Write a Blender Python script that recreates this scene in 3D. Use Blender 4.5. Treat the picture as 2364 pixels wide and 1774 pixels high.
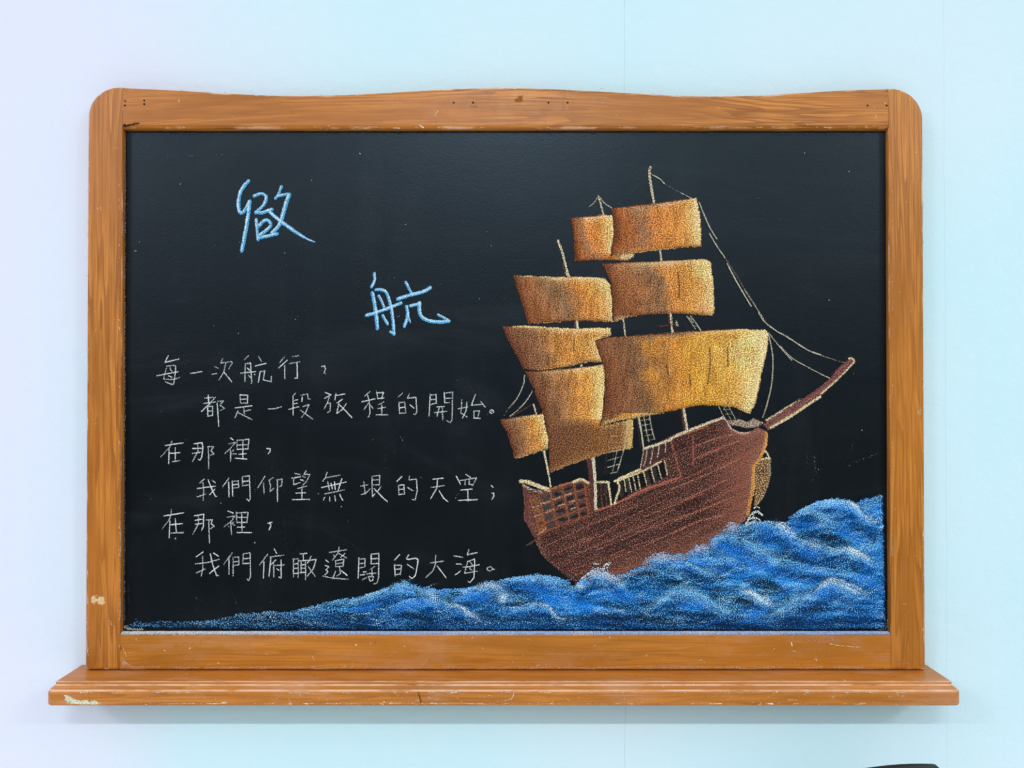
import bpy, bmesh, math, random
import numpy as np
from math import radians, sin, cos, pi

# ------------------------------------------------------------------ scene, camera, light
for o in list(bpy.data.objects):
    bpy.data.objects.remove(o, do_unlink=True)
SC = bpy.context.scene
COL = SC.collection

LENS, SENS = 26.04, 36.0
CAM_Y, PITCH = -1.6, radians(0.5)
cam_d = bpy.data.cameras.new('camera')
cam_d.lens = LENS; cam_d.sensor_width = SENS; cam_d.sensor_fit = 'HORIZONTAL'
cam_d.clip_start = 0.02; cam_d.clip_end = 100
cam = bpy.data.objects.new('camera', cam_d)
cam.location = (0, CAM_Y, 0)
cam.rotation_euler = (pi / 2 + PITCH, 0, 0)
COL.objects.link(cam)
SC.camera = cam

world = bpy.data.worlds.new('World'); SC.world = world
world.use_nodes = True
wn = world.node_tree.nodes; wl = world.node_tree.links
wn.clear()
w_out = wn.new('ShaderNodeOutputWorld'); w_bg = wn.new('ShaderNodeBackground')
w_tc = wn.new('ShaderNodeTexCoord'); w_sep = wn.new('ShaderNodeSeparateXYZ')
w_rmp = wn.new('ShaderNodeValToRGB'); w_map = wn.new('ShaderNodeMapRange')
w_map.inputs['From Min'].default_value = -1; w_map.inputs['From Max'].default_value = 1
wl.new(w_tc.outputs['Generated'], w_sep.inputs[0])
wl.new(w_sep.outputs['Z'], w_map.inputs['Value'])
wl.new(w_map.outputs[0], w_rmp.inputs[0])
# the room behind the camera: light by height, shaped for board sheen and fill
ce = w_rmp.color_ramp.elements
ce[0].position = 0.22; ce[0].color = (0.80, 0.78, 0.74, 1)
ce[1].position = 0.97; ce[1].color = (0.50, 0.50, 0.50, 1)
for p_, v_ in ((0.33, 0.14), (0.41, 0.0), (0.49, 0.10), (0.56, 0.38), (0.65, 0.96), (0.78, 1.02)):
    q_ = ce.new(p_); q_.color = (v_ * 0.99, v_ * 1.0, v_ * 1.0, 1)
w_tint = wn.new('ShaderNodeValToRGB')          # side tint added to the room light: pinkish left, faintly green right
w_mx = wn.new('ShaderNodeMapRange'); w_mx.inputs['From Min'].default_value = -1; w_mx.inputs['From Max'].default_value = 1
wl.new(w_sep.outputs['X'], w_mx.inputs['Value']); wl.new(w_mx.outputs[0], w_tint.inputs[0])
te = w_tint.color_ramp.elements
te[0].position = 0.1; te[0].color = (1.0, 0.95, 1.0, 1); te[1].position = 0.9; te[1].color = (0.96, 1.0, 0.97, 1)
w_mul = wn.new('ShaderNodeMix'); w_mul.data_type = 'RGBA'; w_mul.blend_type = 'MULTIPLY'; w_mul.inputs[0].default_value = 1
wl.new(w_rmp.outputs[0], w_mul.inputs[6]); wl.new(w_tint.outputs[0], w_mul.inputs[7])
wl.new(w_mul.outputs[2], w_bg.inputs['Color'])
w_bg.inputs['Strength'].default_value = 1.30
wl.new(w_bg.outputs[0], w_out.inputs[0])

SC.view_settings.view_transform = 'Standard'
SC.view_settings.look = 'None'
SC.view_settings.gamma = 1
SC.view_settings.exposure = 0.16
SC.view_settings.use_curve_mapping = False
SC.cycles.max_bounces = 6
SC.cycles.transparent_max_bounces = 24

def lamp(x, col, watts, sx=1.6, y=-4.96, z=3.32):
    d = bpy.data.lights.new('ceiling_tube_lamp', 'AREA')
    d.shape = 'RECTANGLE'; d.size = sx; d.size_y = 0.16
    d.energy = watts; d.color = col
    o = bpy.data.objects.new('ceiling_tube_lamp', d)
    o.location = (x, y, z)
    COL.objects.link(o)
lamp(-5.6, (1.0, 0.93, 1.0), 200)
lamp(-0.1, (1.0, 1.0, 1.0), 120)
lamp(5.6, (0.97, 1.0, 0.96), 190)

# ------------------------------------------------------------------ helpers
def lin(c):
    """sRGB 0..255 -> linear"""
    out = []
    for v in c:
        v = v / 255.0
        out.append(v / 12.92 if v <= 0.04045 else ((v + 0.055) / 1.055) ** 2.4)
    return np.array(out)

K = SENS / LENS / 2364.0
def P(u, v, y):
    """point of the plane Y=y seen at photo coordinates u, v (numpy friendly) -> x, z"""
    dx = (u - 1182.0) * K; dz = -(v - 887.0) * K
    Y = cos(PITCH) - dz * sin(PITCH); Z = sin(PITCH) + dz * cos(PITCH)
    t = (y - CAM_Y) / Y
    return dx * t, Z * t

def tag(o, label=None, cat=None, group=None, kind=None):
    if label: o['label'] = label
    if cat: o['category'] = cat
    if group: o['group'] = group
    if kind: o['kind'] = kind
    return o

def link(name, me, mat, parent=None):
    o = bpy.data.objects.new(name, me)
    COL.objects.link(o)
    if mat: me.materials.append(mat)
    if parent:
        o.parent = parent
        def world_of(q):
            m = q.matrix_basis.copy()
            return (world_of(q.parent) @ q.matrix_parent_inverse @ m) if q.parent else m
        o.matrix_parent_inverse = world_of(parent).inverted()
    return o

def mesh_from(verts, faces, smooth=None, name='mesh'):
    me = bpy.data.meshes.new(name)
    me.from_pydata([tuple(v) for v in verts], [], faces)
    if smooth is not None:
        for p in me.polygons:
            p.use_smooth = bool(smooth[p.index]) if hasattr(smooth, '__len__') else bool(smooth)
    me.update()
    return me

# ------------------------------------------------------------------ materials
def nt(name):
    m = bpy.data.materials.new(name); m.use_nodes = True
    n = m.node_tree.nodes; l = m.node_tree.links
    n.clear()
    out = n.new('ShaderNodeOutputMaterial')
    return m, n, l, out

class NG:
    """tiny node writer"""
    def __init__(s, n, l): s.n, s.l = n, l
    def put(s, sock, v):
        if hasattr(v, 'is_output'): s.l.new(v, sock)
        elif isinstance(v, (tuple, list, np.ndarray)) and len(v) == 3 and sock.type == 'RGBA': sock.default_value = (*v, 1)
        else: sock.default_value = v
    def math(s, op, a, b=0.0, clamp=False):
        m = s.n.new('ShaderNodeMath'); m.operation = op; m.use_clamp = clamp
        s.put(m.inputs[0], a); s.put(m.inputs[1], b); return m.outputs[0]
    def mix(s, f, a, b, blend='MIX'):
        m = s.n.new('ShaderNodeMix'); m.data_type = 'RGBA'; m.blend_type = blend
        s.put(m.inputs[0], f); s.put(m.inputs[6], a); s.put(m.inputs[7], b); return m.outputs[2]
    def rng(s, v, a, b, c=0.0, d=1.0, smooth=False):
        m = s.n.new('ShaderNodeMapRange'); m.interpolation_type = 'SMOOTHSTEP' if smooth else 'LINEAR'
        m.clamp = True
        for i, x in enumerate((v, a, b, c, d)): s.put(m.inputs[i], x)
        return m.outputs[0]
    def mapping(s, vec, scale=(1, 1, 1), loc=(0, 0, 0), rot=(0, 0, 0)):
        m = s.n.new('ShaderNodeMapping'); s.put(m.inputs[0], vec)
        m.inputs['Scale'].default_value = scale; m.inputs['Location'].default_value = loc; m.inputs['Rotation'].default_value = rot
        return m.outputs[0]
    def noise(s, vec, scale, detail=2, rough=0.5, dist=0.0, col=False):
        m = s.n.new('ShaderNodeTexNoise'); s.put(m.inputs['Vector'], vec)
        m.inputs['Scale'].default_value = scale; m.inputs['Detail'].default_value = detail
        m.inputs['Roughness'].default_value = rough; m.inputs['Distortion'].default_value = dist
        return m.outputs[1 if col else 0]
    def pos(s): return s.n.new('ShaderNodeNewGeometry').outputs['Position']
    def bump(s, h, strength, dist):
        m = s.n.new('ShaderNodeBump'); m.inputs['Strength'].default_value = strength; m.inputs['Distance'].default_value = dist
        s.put(m.inputs['Height'], h); return m.outputs[0]

def principled(n, l, out):
    b = n.new('ShaderNodeBsdfPrincipled'); l.new(b.outputs[0], out.inputs[0]); return b

def wall_material():
    m, n, l, out = nt('painted_wall'); g = NG(n, l); b = principled(n, l, out)
    p = g.pos()
    sep = n.new('ShaderNodeSeparateXYZ'); l.new(p, sep.inputs[0])
    X, Z = sep.outputs['X'], sep.outputs['Z']
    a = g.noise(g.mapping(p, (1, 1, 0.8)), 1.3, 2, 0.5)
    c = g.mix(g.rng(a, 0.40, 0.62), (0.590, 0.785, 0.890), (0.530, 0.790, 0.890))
    f = g.noise(g.mapping(p, (1, 1, 0.25), (3, 0, 1)), 9, 4, 0.6)
    c = g.mix(g.math('MULTIPLY', g.rng(f, 0.45, 0.75), 0.25), c, (0.60, 0.78, 0.88))
    # lilac cast of the light towards the left, put into the paint colour
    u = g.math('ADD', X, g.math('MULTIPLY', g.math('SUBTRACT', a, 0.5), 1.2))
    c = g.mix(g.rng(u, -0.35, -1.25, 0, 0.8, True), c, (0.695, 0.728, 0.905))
    # hairline joints between the wall boards
    for x0, dark in ((0.250, 0.30), (0.960, 0.18)):
        wob = g.math('MULTIPLY', g.math('SUBTRACT', g.noise(g.mapping(p, (0, 0, 1)), 7, 3), 0.5), 0.012)
        d = g.math('ABSOLUTE', g.math('SUBTRACT', g.math('ADD', X, wob), x0))
        c = g.mix(g.rng(d, 0.0009, 0.0003, 0, dark), c, (0.22, 0.30, 0.33))
    l.new(c, b.inputs['Base Color'])
    b.inputs['Roughness'].default_value = 0.62
    b.inputs['Specular IOR Level'].default_value = 0.25
    h = g.math('ADD', g.noise(p, 26, 4, 0.55), g.math('MULTIPLY', g.noise(p, 170, 2, 0.5), 0.22))
    l.new(g.bump(h, 0.32, 0.005), b.inputs['Normal'])
    return m

def board_material():
    m, n, l, out = nt('blackboard_paint'); g = NG(n, l); b = principled(n, l, out)
    p = g.pos()
    # eraser haze: rubbed chalk dust in broad vertical and slanting swipes
    s1 = g.noise(g.mapping(p, (5.5, 1, 0.8)), 1.6, 5, 0.62, 0.4)
    s2 = g.noise(g.mapping(p, (1.2, 1, 3.5), (4, 0, 2), (0, 0.5, 0)), 2.2, 5, 0.65, 0.8)
    fine = g.noise(p, 420, 2, 0.6)
    hz = g.math('ADD', g.rng(s1, 0.52, 0.76, 0, 0.5), g.rng(s2, 0.54, 0.76, 0, 0.7))
    hz = g.math('MULTIPLY', hz, g.rng(fine, 0.35, 0.65, 0.4, 1.3))
    c = g.mix(g.math('MULTIPLY', hz, 0.020), (0.0014, 0.0020, 0.0026), (0.42, 0.48, 0.52))
    l.new(c, b.inputs['Base Color'])
    b.inputs['Specular IOR Level'].default_value = 0.40
    b.inputs['Specular Tint'].default_value = (0.54, 0.78, 1.0, 1)
    r = g.rng(s2, 0.3, 0.7, 0.30, 0.38)
    l.new(r, b.inputs['Roughness'])
    h = g.math('ADD', g.noise(p, 210, 3, 0.6), g.math('MULTIPLY', g.noise(p, 60, 2), 0.5))
    l.new(g.bump(h, 0.16, 0.0012), b.inputs['Normal'])
    return m

def wood_material(name, axis, seed, red=0.0, dusty=0.0, edge=(0.50, 0.63), honey=0.0):
    """varnished softwood, grain along axis 'x' or 'z'"""
    m, n, l, out = nt(name); g = NG(n, l); b = principled(n, l, out)
    p = g.pos()
    sc = (0.50, 8, 8) if axis == 'x' else (8, 8, 0.42)
    fs = (6, 260, 260) if axis == 'x' else (260, 260, 6)
    q = g.mapping(p, sc, (seed * 1.7, seed * 0.6, seed * 2.3))
    warp = g.noise(q, 1.0, 4, 0.55, 0.6)
    blot = g.noise(g.mapping(p, (2, 5, 5) if axis == 'x' else (5, 5, 2), (0, seed, 0)), 1.2, 3, 0.5)
    # growth rings cut lengthwise: bands of an irregular field, giving flames and ovals
    rings = g.math('ADD', g.math('MULTIPLY', warp, 21.0), g.math('MULTIPLY', g.noise(q, 5.0, 2, 0.5), 0.9))
    w = g.math('FRACT', rings)
    band = g.math('MULTIPLY', g.rng(w, 0.30, 0.90, 0, 1, True), g.rng(w, 1.0, 0.93, 0, 1, True))
    fib = g.noise(g.mapping(p, fs, (seed, 0, seed)), 1.0, 3, 0.65)
    light = np.array((0.585, 0.235, 0.042)); mid = np.array((0.435, 0.150, 0.019)); dark = np.array((0.165, 0.046, 0.008))
    c = g.mix(g.math('MULTIPLY', g.math('MULTIPLY', band, g.rng(blot, 0.3, 0.7, 0.80, 0.30)), 1.0), light, dark)
    c = g.mix(g.rng(fib, 0.44, 0.66, 0, 0.70), c, dark * 0.9 + mid * 0.1)
    bl2 = g.noise(g.mapping(p, (2.2, 16, 16) if axis == 'x' else (16, 16, 2.2), (seed, 3, seed)), 1.0, 3, 0.55)
    c = g.mix(g.rng(bl2, 0.42, 0.64, 0, 0.85), c, mid * 0.66)
    c = g.mix(g.rng(blot, 0.40, 0.66, 0, 0.55), c, mid)
    if honey: c = g.mix(honey, c, np.array((0.50, 0.195, 0.016)))
    if red: c = g.mix(red, c, (0.50, 0.165, 0.055))
    # worn pale edges and rubbed patches
    ea = n.new('ShaderNodeAttribute'); ea.attribute_name = 'edge'
    wn_ = g.noise(p, 34, 5, 0.7)
    en = g.noise(g.mapping(p, (12, 40, 40) if axis == 'x' else (40, 40, 12), (seed, 2, 0)), 1.0, 5, 0.7)
    ew = g.math('MULTIPLY', g.rng(ea.outputs['Fac'], 0.35, 0.9), g.rng(en, edge[0], edge[1]))
    c = g.mix(g.math('MULTIPLY', ew, 0.8), c, (0.74, 0.52, 0.36))
    sp = g.noise(g.mapping(p, (1, 1, 1.3), (seed, 0, 0)), 95, 2, 0.5)
    sp2 = g.noise(p, 5, 2, 0.5)
    spm = g.math('MULTIPLY', g.rng(sp, 0.735, 0.76), g.rng(sp2, 0.50, 0.60))
    c = g.mix(spm, c, (0.78, 0.60, 0.42))
    dk = g.math('MULTIPLY', g.rng(g.noise(g.mapping(p, (1, 1, 1), (9, seed, 3)), 60, 3, 0.5), 0.73, 0.78), 0.7)
    c = g.mix(dk, c, (0.09, 0.03, 0.012))
    if dusty:
        dm = g.rng(g.noise(g.mapping(p, (3, 8, 8) if axis == 'x' else (8, 8, 3), (seed, 4, 0)), 2.0, 5, 0.65), 0.5, 0.72, 0, dusty)
        c = g.mix(dm, c, (0.62, 0.42, 0.33))
    l.new(c, b.inputs['Base Color'])
    l.new(g.rng(wn_, 0.3, 0.7, 0.25, 0.42), b.inputs['Roughness'])
    b.inputs['Specular IOR Level'].default_value = 0.36
    h = g.math('ADD', g.math('MULTIPLY', fib, 0.6), g.math('MULTIPLY', g.noise(p, 30, 3), 0.8))
    l.new(g.bump(h, 0.25, 0.0016), b.inputs['Normal'])
    return m

def chalk_material(name='chalk', scale=300.0):
    m, n, l, out = nt(name); g = NG(n, l)
    p = g.pos()
    def att(nm):
        a = n.new('ShaderNodeAttribute'); a.attribute_name = nm; return a.outputs['Color'], a.outputs['Alpha']
    c1, a1 = att('film'); c2, a2 = att('grain')
    q = g.mapping(p, (1, 0, 1))
    g1 = g.rng(g.noise(g.mapping(q, (1, 1, 1), (3, 0, 7)), scale * 0.85, 2, 0.6), 0.33, 0.67)
    g2 = g.rng(g.noise(q, scale, 2.0, 0.55), 0.33, 0.67)
    m1 = g.math('DIVIDE', g.math('SUBTRACT', g.math('ADD', g1, a1), 1.0), 0.55, True)
    m2 = g.math('DIVIDE', g.math('SUBTRACT', g.math('ADD', g2, a2), 1.0), 0.25, True)
    tone = g.rng(g.noise(g.mapping(q, (1, 1, 1), (11, 0, 5)), scale * 0.6, 2), 0.3, 0.7, 0.78, 1.16)
    c = g.mix(m2, c1, c2)
    cc = n.new('ShaderNodeVectorMath'); cc.operation = 'SCALE'
    l.new(c, cc.inputs[0]); l.new(tone, cc.inputs['Scale'])
    d = n.new('ShaderNodeBsdfDiffuse'); l.new(cc.outputs[0], d.inputs['Color']); d.inputs['Roughness'].default_value = 0.6
    t = n.new('ShaderNodeBsdfTransparent')
    mx = n.new('ShaderNodeMixShader')
    l.new(g.math('MAXIMUM', m1, m2), mx.inputs[0]); l.new(t.outputs[0], mx.inputs[1]); l.new(d.outputs[0], mx.inputs[2])
    l.new(mx.outputs[0], out.inputs[0])
    return m

def plain(name, col, rough=0.5, spec=0.5):
    m, n, l, out = nt(name); g = NG(n, l); b = principled(n, l, out)
    p = g.pos()
    f = g.noise(p, 40, 4, 0.6)
    c = g.mix(g.rng(f, 0.35, 0.7), col, tuple(np.array(col) * 1.5))
    l.new(c, b.inputs['Base Color'])
    b.inputs['Roughness'].default_value = rough; b.inputs['Specular IOR Level'].default_value = spec
    l.new(g.bump(g.noise(p, 400, 2), 0.15, 0.0008), b.inputs['Normal'])
    return m

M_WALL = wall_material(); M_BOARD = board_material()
M_WX = wood_material('varnished_wood_rail', 'x', 1.0)
M_WB = wood_material('varnished_wood_lower_rail', 'x', 4.3, 0.0, 0.22, honey=0.35)
M_WZ = wood_material('varnished_wood_stile', 'z', 2.2)
M_WZ2 = wood_material('varnished_wood_stile_pale', 'z', 7.9, honey=0.2)
M_WL = wood_material('varnished_wood_ledge', 'x', 6.1, 0.10, 0.30, (0.34, 0.56), honey=0.25)
M_CHALK = chalk_material('chalk', 430)
M_THICK = chalk_material('chalk_thick', 560)
M_LINE = chalk_material('chalk_line', 800)
M_HOLE = plain('screw_hole_dark', (0.010, 0.006, 0.004), 0.8, 0.1)
M_CHAIR = plain('black_moulded_plastic', (0.006, 0.009, 0.011), 0.42, 0.4)
M_STEEL = plain('dark_chair_leg', (0.02, 0.02, 0.022), 0.35, 0.5)

# ------------------------------------------------------------------ wall
WALL_Y = 0.04
def build_wall():
    me = mesh_from([(-6, WALL_Y, -1.42), (6, WALL_Y, -1.42), (6, WALL_Y, 2.2), (-6, WALL_Y, 2.2),
                    (-6, WALL_Y + .15, -1.42), (6, WALL_Y + .15, -1.42), (6, WALL_Y + .15, 2.2), (-6, WALL_Y + .15, 2.2)],
                   [(0, 1, 2, 3), (5, 4, 7, 6), (4, 0, 3, 7), (1, 5, 6, 2), (3, 2, 6, 7), (4, 5, 1, 0)])
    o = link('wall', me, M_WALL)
    tag(o, 'pale blue painted wall behind the chalkboard', None, None, 'structure')
build_wall()

# ------------------------------------------------------------------ chalkboard frame
board = bpy.data.objects.new('chalkboard', None); COL.objects.link(board)
board.location = (-0.015, WALL_Y, -0.62)
tag(board, 'wooden framed blackboard with a chalk sailing ship and white handwriting', 'chalkboard')

def slab(outline, y_front, y_back, w, segs=4, skip=()):
    """prism from an outline (x,z) seen from the front, front edges rounded by w except the edges listed in skip"""
    pts = np.array(outline, float); n = len(pts)
    area = 0.5 * np.sum(pts[:, 0] * np.roll(pts[:, 1], -1) - np.roll(pts[:, 0], -1) * pts[:, 1])
    assert area > 0, 'outline must run anticlockwise'
    dirs = np.roll(pts, -1, 0) - pts; L = np.linalg.norm(dirs, axis=1, keepdims=True); dirs = dirs / L
    nrm = np.stack([-dirs[:, 1], dirs[:, 0]], 1)            # inward normals
    def inset(d):
        dd = np.array([0.0 if i in skip else d for i in range(n)])
        out = np.zeros_like(pts)
        for i in range(n):
            a, b_ = nrm[i - 1], nrm[i]; da, db = dd[i - 1], dd[i]
            det = a[0] * b_[1] - a[1] * b_[0]
            if abs(det) < 0.05:
                out[i] = pts[i] + (a + b_) / 2 * (da + db) / 2
            else:
                out[i] = pts[i] + np.array([(da * b_[1] - db * a[1]) / det, (a[0] * db - b_[0] * da) / det])
        return out
    V, F, S = [], [], []
    loops = [(y_back, 0.0)] + [(y_front + w * (1 - sin(a)), w * (1 - cos(a))) for a in np.linspace(0, pi / 2, segs + 1)]
    for y, d in loops:
        q = inset(d)
        V += [(x, y, z) for x, z in q]
    for k in range(len(loops) - 1):
        for i in range(n):
            j = (i + 1) % n
            F.append((k * n + i, k * n + j, (k + 1) * n + j, (k + 1) * n + i)); S.append(k > 0)
    k = len(loops) - 1
    F.append(tuple(k * n + i for i in range(n))); S.append(False)
    F.append(tuple(reversed(range(n)))); S.append(False)
    me = mesh_from(V, F, S)
    ev = [0.0] + [sin(2 * a) for a in np.linspace(0, pi / 2, segs + 1)]
    at = me.attributes.new('edge', 'FLOAT', 'POINT')
    at.data.foreach_set('value', np.repeat(np.array(ev, np.float32), n))
    return me

def pxz(pts, y): return [tuple(float(q) for q in P(u, v, y)) for u, v in pts]

XL0 = P(198, 887, 0)[0]; XL1 = P(278.6, 887, 0)[0]
XR1 = P(2055.2, 887, 0)[0]; XR0 = P(2135.6, 887, 0)[0]
Z_TOP = P(1182, 200, 0)[1]; Z_TR = P(1182, 297.5, 0)[1]
Z_BR = P(1182, 1463, 0)[1]; Z_BOT = -0.6028
R = 0.066
arc_l = [(XL0 + R - R * cos(a) , Z_TOP - R + R * sin(a)) for a in np.linspace(pi / 2, 0, 12)]
stile_l = arc_l + [(XL0, Z_BOT), (XL1, Z_BOT), (XL1, Z_TOP)]
sl = link('frame_stile', slab(stile_l, 0.0, WALL_Y - .001, 0.008, 5, skip=(len(arc_l) + 1,)), M_WZ, board)
R2 = 0.068
ztr = P(1182, 203, 0)[1]
arc_r = [(XR0 - R2 + R2 * cos(a), ztr - R2 + R2 * sin(a)) for a in np.linspace(0, pi / 2, 12)]
stile_r = [(XR1, Z_BOT), (XR0, Z_BOT)] + arc_r + [(XR1, ztr)]
sr = link('frame_stile', slab(stile_r, 0.0, WALL_Y - .001, 0.008, 5, skip=(len(stile_r) - 1,)), M_WZ2, board)
tag(sl, 'left upright of the frame with a scraped pale patch near its foot')
tag(sr, 'right upright of the frame, paler and streaked')

# top rail with its shallow double-curved upper edge
from_u = np.linspace(279.4, 2054.5, 60)
cu = [279, 420, 560, 660, 780, 900, 1020, 1149, 1280, 1400, 1500, 1620, 1740, 1850, 1950, 2055]
cv = [200, 207, 215, 218.5, 217, 211, 204, 200.4, 203, 209, 214.5, 219.5, 218, 212, 206, 203]
def smooth_interp(x, xs, ys):
    xs = np.array(xs, float); ys = np.array(ys, float)
    m = np.gradient(ys, xs)
    i = np.clip(np.searchsorted(xs, x) - 1, 0, len(xs) - 2)
    h = xs[i + 1] - xs[i]; t = (x - xs[i]) / h
    return ((2 * t**3 - 3 * t**2 + 1) * ys[i] + (t**3 - 2 * t**2 + t) * h * m[i]
            + (-2 * t**3 + 3 * t**2) * ys[i + 1] + (t**3 - t**2) * h * m[i + 1])
tv = smooth_interp(from_u, cu, cv)
top_pts = [tuple(float(q) for q in P(u, v, 0)) for u, v in zip(from_u, tv)]
top_pts[0] = (XL1 + 0.0004, top_pts[0][1]); top_pts[-1] = (XR1 - 0.0004, top_pts[-1][1])
rail_t = [(XL1 + .0004, Z_TR), (XR1 - .0004, Z_TR)] + top_pts[::-1]
rt = link('frame_rail', slab(rail_t, 0.0012, WALL_Y - .001, 0.0085, 5, skip=(1, len(rail_t) - 1)), M_WX, board)
rail_b = [(XL1 + .0004, Z_BOT), (XR1 - .0004, Z_BOT), (XR1 - .0004, Z_BR), (XL1 + .0004, Z_BR)]
rb = link('frame_rail', slab(rail_b, 0.0012, WALL_Y - .001, 0.0055, 5, skip=(1, 3)), M_WB, board)
tag(rt, 'top rail of the frame with a wavy upper edge and screw holes')
tag(rb, 'bottom rail of the frame, dusted with chalk along its top')

BOARD_Y = 0.0155
me = mesh_from([(XL1 - .006, BOARD_Y, Z_BR - .006), (XR1 + .006, BOARD_Y, Z_BR - .006), (XR1 + .006, BOARD_Y, Z_TR + .006), (XL1 - .006, BOARD_Y, Z_TR + .006),
                (XL1 - .006, BOARD_Y + .02, Z_BR - .006), (XR1 + .006, BOARD_Y + .02, Z_BR - .006), (XR1 + .006, BOARD_Y + .02, Z_TR + .006), (XL1 - .006, BOARD_Y + .02, Z_TR + .006)],
               [(0, 1, 2, 3), (5, 4, 7, 6), (4, 0, 3, 7), (1, 5, 6, 2), (3, 2, 6, 7), (4, 5, 1, 0)])
surf = link('writing_surface', me, M_BOARD, board)

# chalk ledge: moulded shelf with two tiers
def build_ledge():
    xl, xr, yf, yb, rc = -0.9629, 0.9285, -0.0663, WALL_Y - .001, 0.013
    prof = [(-.6513, .0040), (-.6506, .0018), (-.6490, .0005), (-.6470, 0), (-.6260, 0), (-.6225, .0007), (-.6200, .0022), (-.6180, .0046), (-.6170, .0074),
            (-.6140, .0102), (-.6128, .0112), (-.6115, .0118), (-.6085, .0119), (-.6066, .0126), (-.6055, .0140), (-.6050, .0160)]
    V, F, S = [], [], []
    for z, d in prof:
        r = max(rc - d * 0.6, 0.004)
        loop = [(xr - d, yb)]
        loop += [(xr - d - r + r * cos(a), yf + d + r - r * sin(a)) for a in np.linspace(0, pi / 2, 7)]
        # break the long front edge up so that wear can follow it
        loop += [(x, yf + d) for x in np.linspace(xr - d - r, xl + d + r, 40)[1:-1]]
        loop += [(xl + d + r - r * sin(a), yf + d + r - r * cos(a)) for a in np.linspace(0, pi / 2, 7)]
        loop += [(xl + d, yb)]
        n = len(loop)
        V += [(x, y, z) for x, y in loop]
    for k in range(len(prof) - 1):
        for i in range(n):
            j = (i + 1) % n
            F.append((k * n + j, k * n + i, (k + 1) * n + i, (k + 1) * n + j)); S.append(i < n - 1)
    F.append(tuple(range(n))); S.append(False)
    F.append(tuple(reversed([(len(prof) - 1) * n + i for i in range(n)]))); S.append(False)
    me = mesh_from(V, F, S)
    bm = bmesh.new(); bm.from_mesh(me); bmesh.ops.recalc_face_normals(bm, faces=bm.faces[:]); bm.to_mesh(me); bm.free()
    ev = np.array([0, 0, 0, 0, 0, .3, 1, .3, 0, 0, .9, .9, 0, .4, 1, 0], np.float32)
    at = me.attributes.new('edge', 'FLOAT', 'POINT'); at.data.foreach_set('value', np.repeat(ev, n))
    o = link('chalk_ledge', me, M_WL, board)
    tag(o, 'moulded wooden chalk ledge, scuffed, with chipped white paint at its left end')
    return o
ledge = build_ledge()

def disc(name, u, v, r, parent, y=0.0012):
    x, z = P(u, v, y)
    bm = bmesh.new()
    bmesh.ops.create_cone(bm, cap_ends=True, segments=14, radius1=r, radius2=r * 0.9, depth=0.0012)
    bmesh.ops.rotate(bm, verts=bm.verts[:], cent=(0, 0, 0), matrix=__import__('mathutils').Matrix.Rotation(pi / 2, 3, 'X'))
    bmesh.ops.translate(bm, verts=bm.verts[:], vec=(x, y + 0.0002, z))
    me = bpy.data.meshes.new(name); bm.to_mesh(me); bm.free()
    return link(name, me, M_HOLE, parent)
for u, v, r in ((289, 234, 2.2), (288.5, 244, 2.6), (333, 232.5, 2.4), (333, 241, 2.6), (1047.6, 237.5, 2.4), (1092, 237.5, 2.6),
                (1266, 237.5, 2.4), (1310.5, 237.5, 2.6), (2003, 244, 2.4), (2047, 244, 2.6)):
    disc('screw_hole', u, v, r * 0.94e-3, rt)

# ------------------------------------------------------------------ chalk painter
RNG = np.random.default_rng(7)
def vnoise(x, y, seed):
    """smooth value noise on arrays"""
    xi = np.floor(x).astype(np.int64); yi = np.floor(y).astype(np.int64)
    fx = x - xi; fy = y - yi
    fx = fx * fx * (3 - 2 * fx); fy = fy * fy * (3 - 2 * fy)
    def h(a, b):
        k = (a * 374761393 + b * 668265263 + seed * 2147483647) & 0xFFFFFFFF
        k = ((k ^ (k >> 13)) * 1274126177) & 0xFFFFFFFF
        return ((k ^ (k >> 16)) & 0xFFFF) / 65535.0
    return (h(xi, yi) * (1 - fx) + h(xi + 1, yi) * fx) * (1 - fy) + (h(xi, yi + 1) * (1 - fx) + h(xi + 1, yi + 1) * fx) * fy
def fbm(x, y, sx, sy, seed, octv=3, rot=0.0):
    c, s = cos(rot), sin(rot)
    X = (x * c + y * s) / sx; Y = (-x * s + y * c) / sy
    t = 0; a = 1.0; n = 0
    for o in range(octv):
        t = t + a * vnoise(X * 2**o, Y * 2**o, seed + o * 17); n += a; a *= 0.55
    return t / n
def sstep(a, b, x):
    t = np.clip((x - a) / (b - a), 0, 1); return t * t * (3 - 2 * t)
def curve(pts, n=10):
    """Catmull-Rom through the points"""
    p = [np.array(q, float) for q in pts]
    if len(p) < 3: return [tuple(q) for q in p]
    p = [2 * p[0] - p[1]] + p + [2 * p[-1] - p[-2]]
    out = []
    for i in range(1, len(p) - 2):
        for t in np.linspace(0, 1, n, endpoint=False):
            out.append(0.5 * (2 * p[i] + (-p[i - 1] + p[i + 1]) * t + (2 * p[i - 1] - 5 * p[i] + 4 * p[i + 1] - p[i + 2]) * t**2
                              + (-p[i - 1] + 3 * p[i] - 3 * p[i + 1] + p[i + 2]) * t**3))
    out.append(p[-2])
    return [tuple(q) for q in out]
def Zm(x0, y0, f):
    return lambda pts: [(x0 + a / f, y0 + b / f) for a, b in pts]

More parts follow.
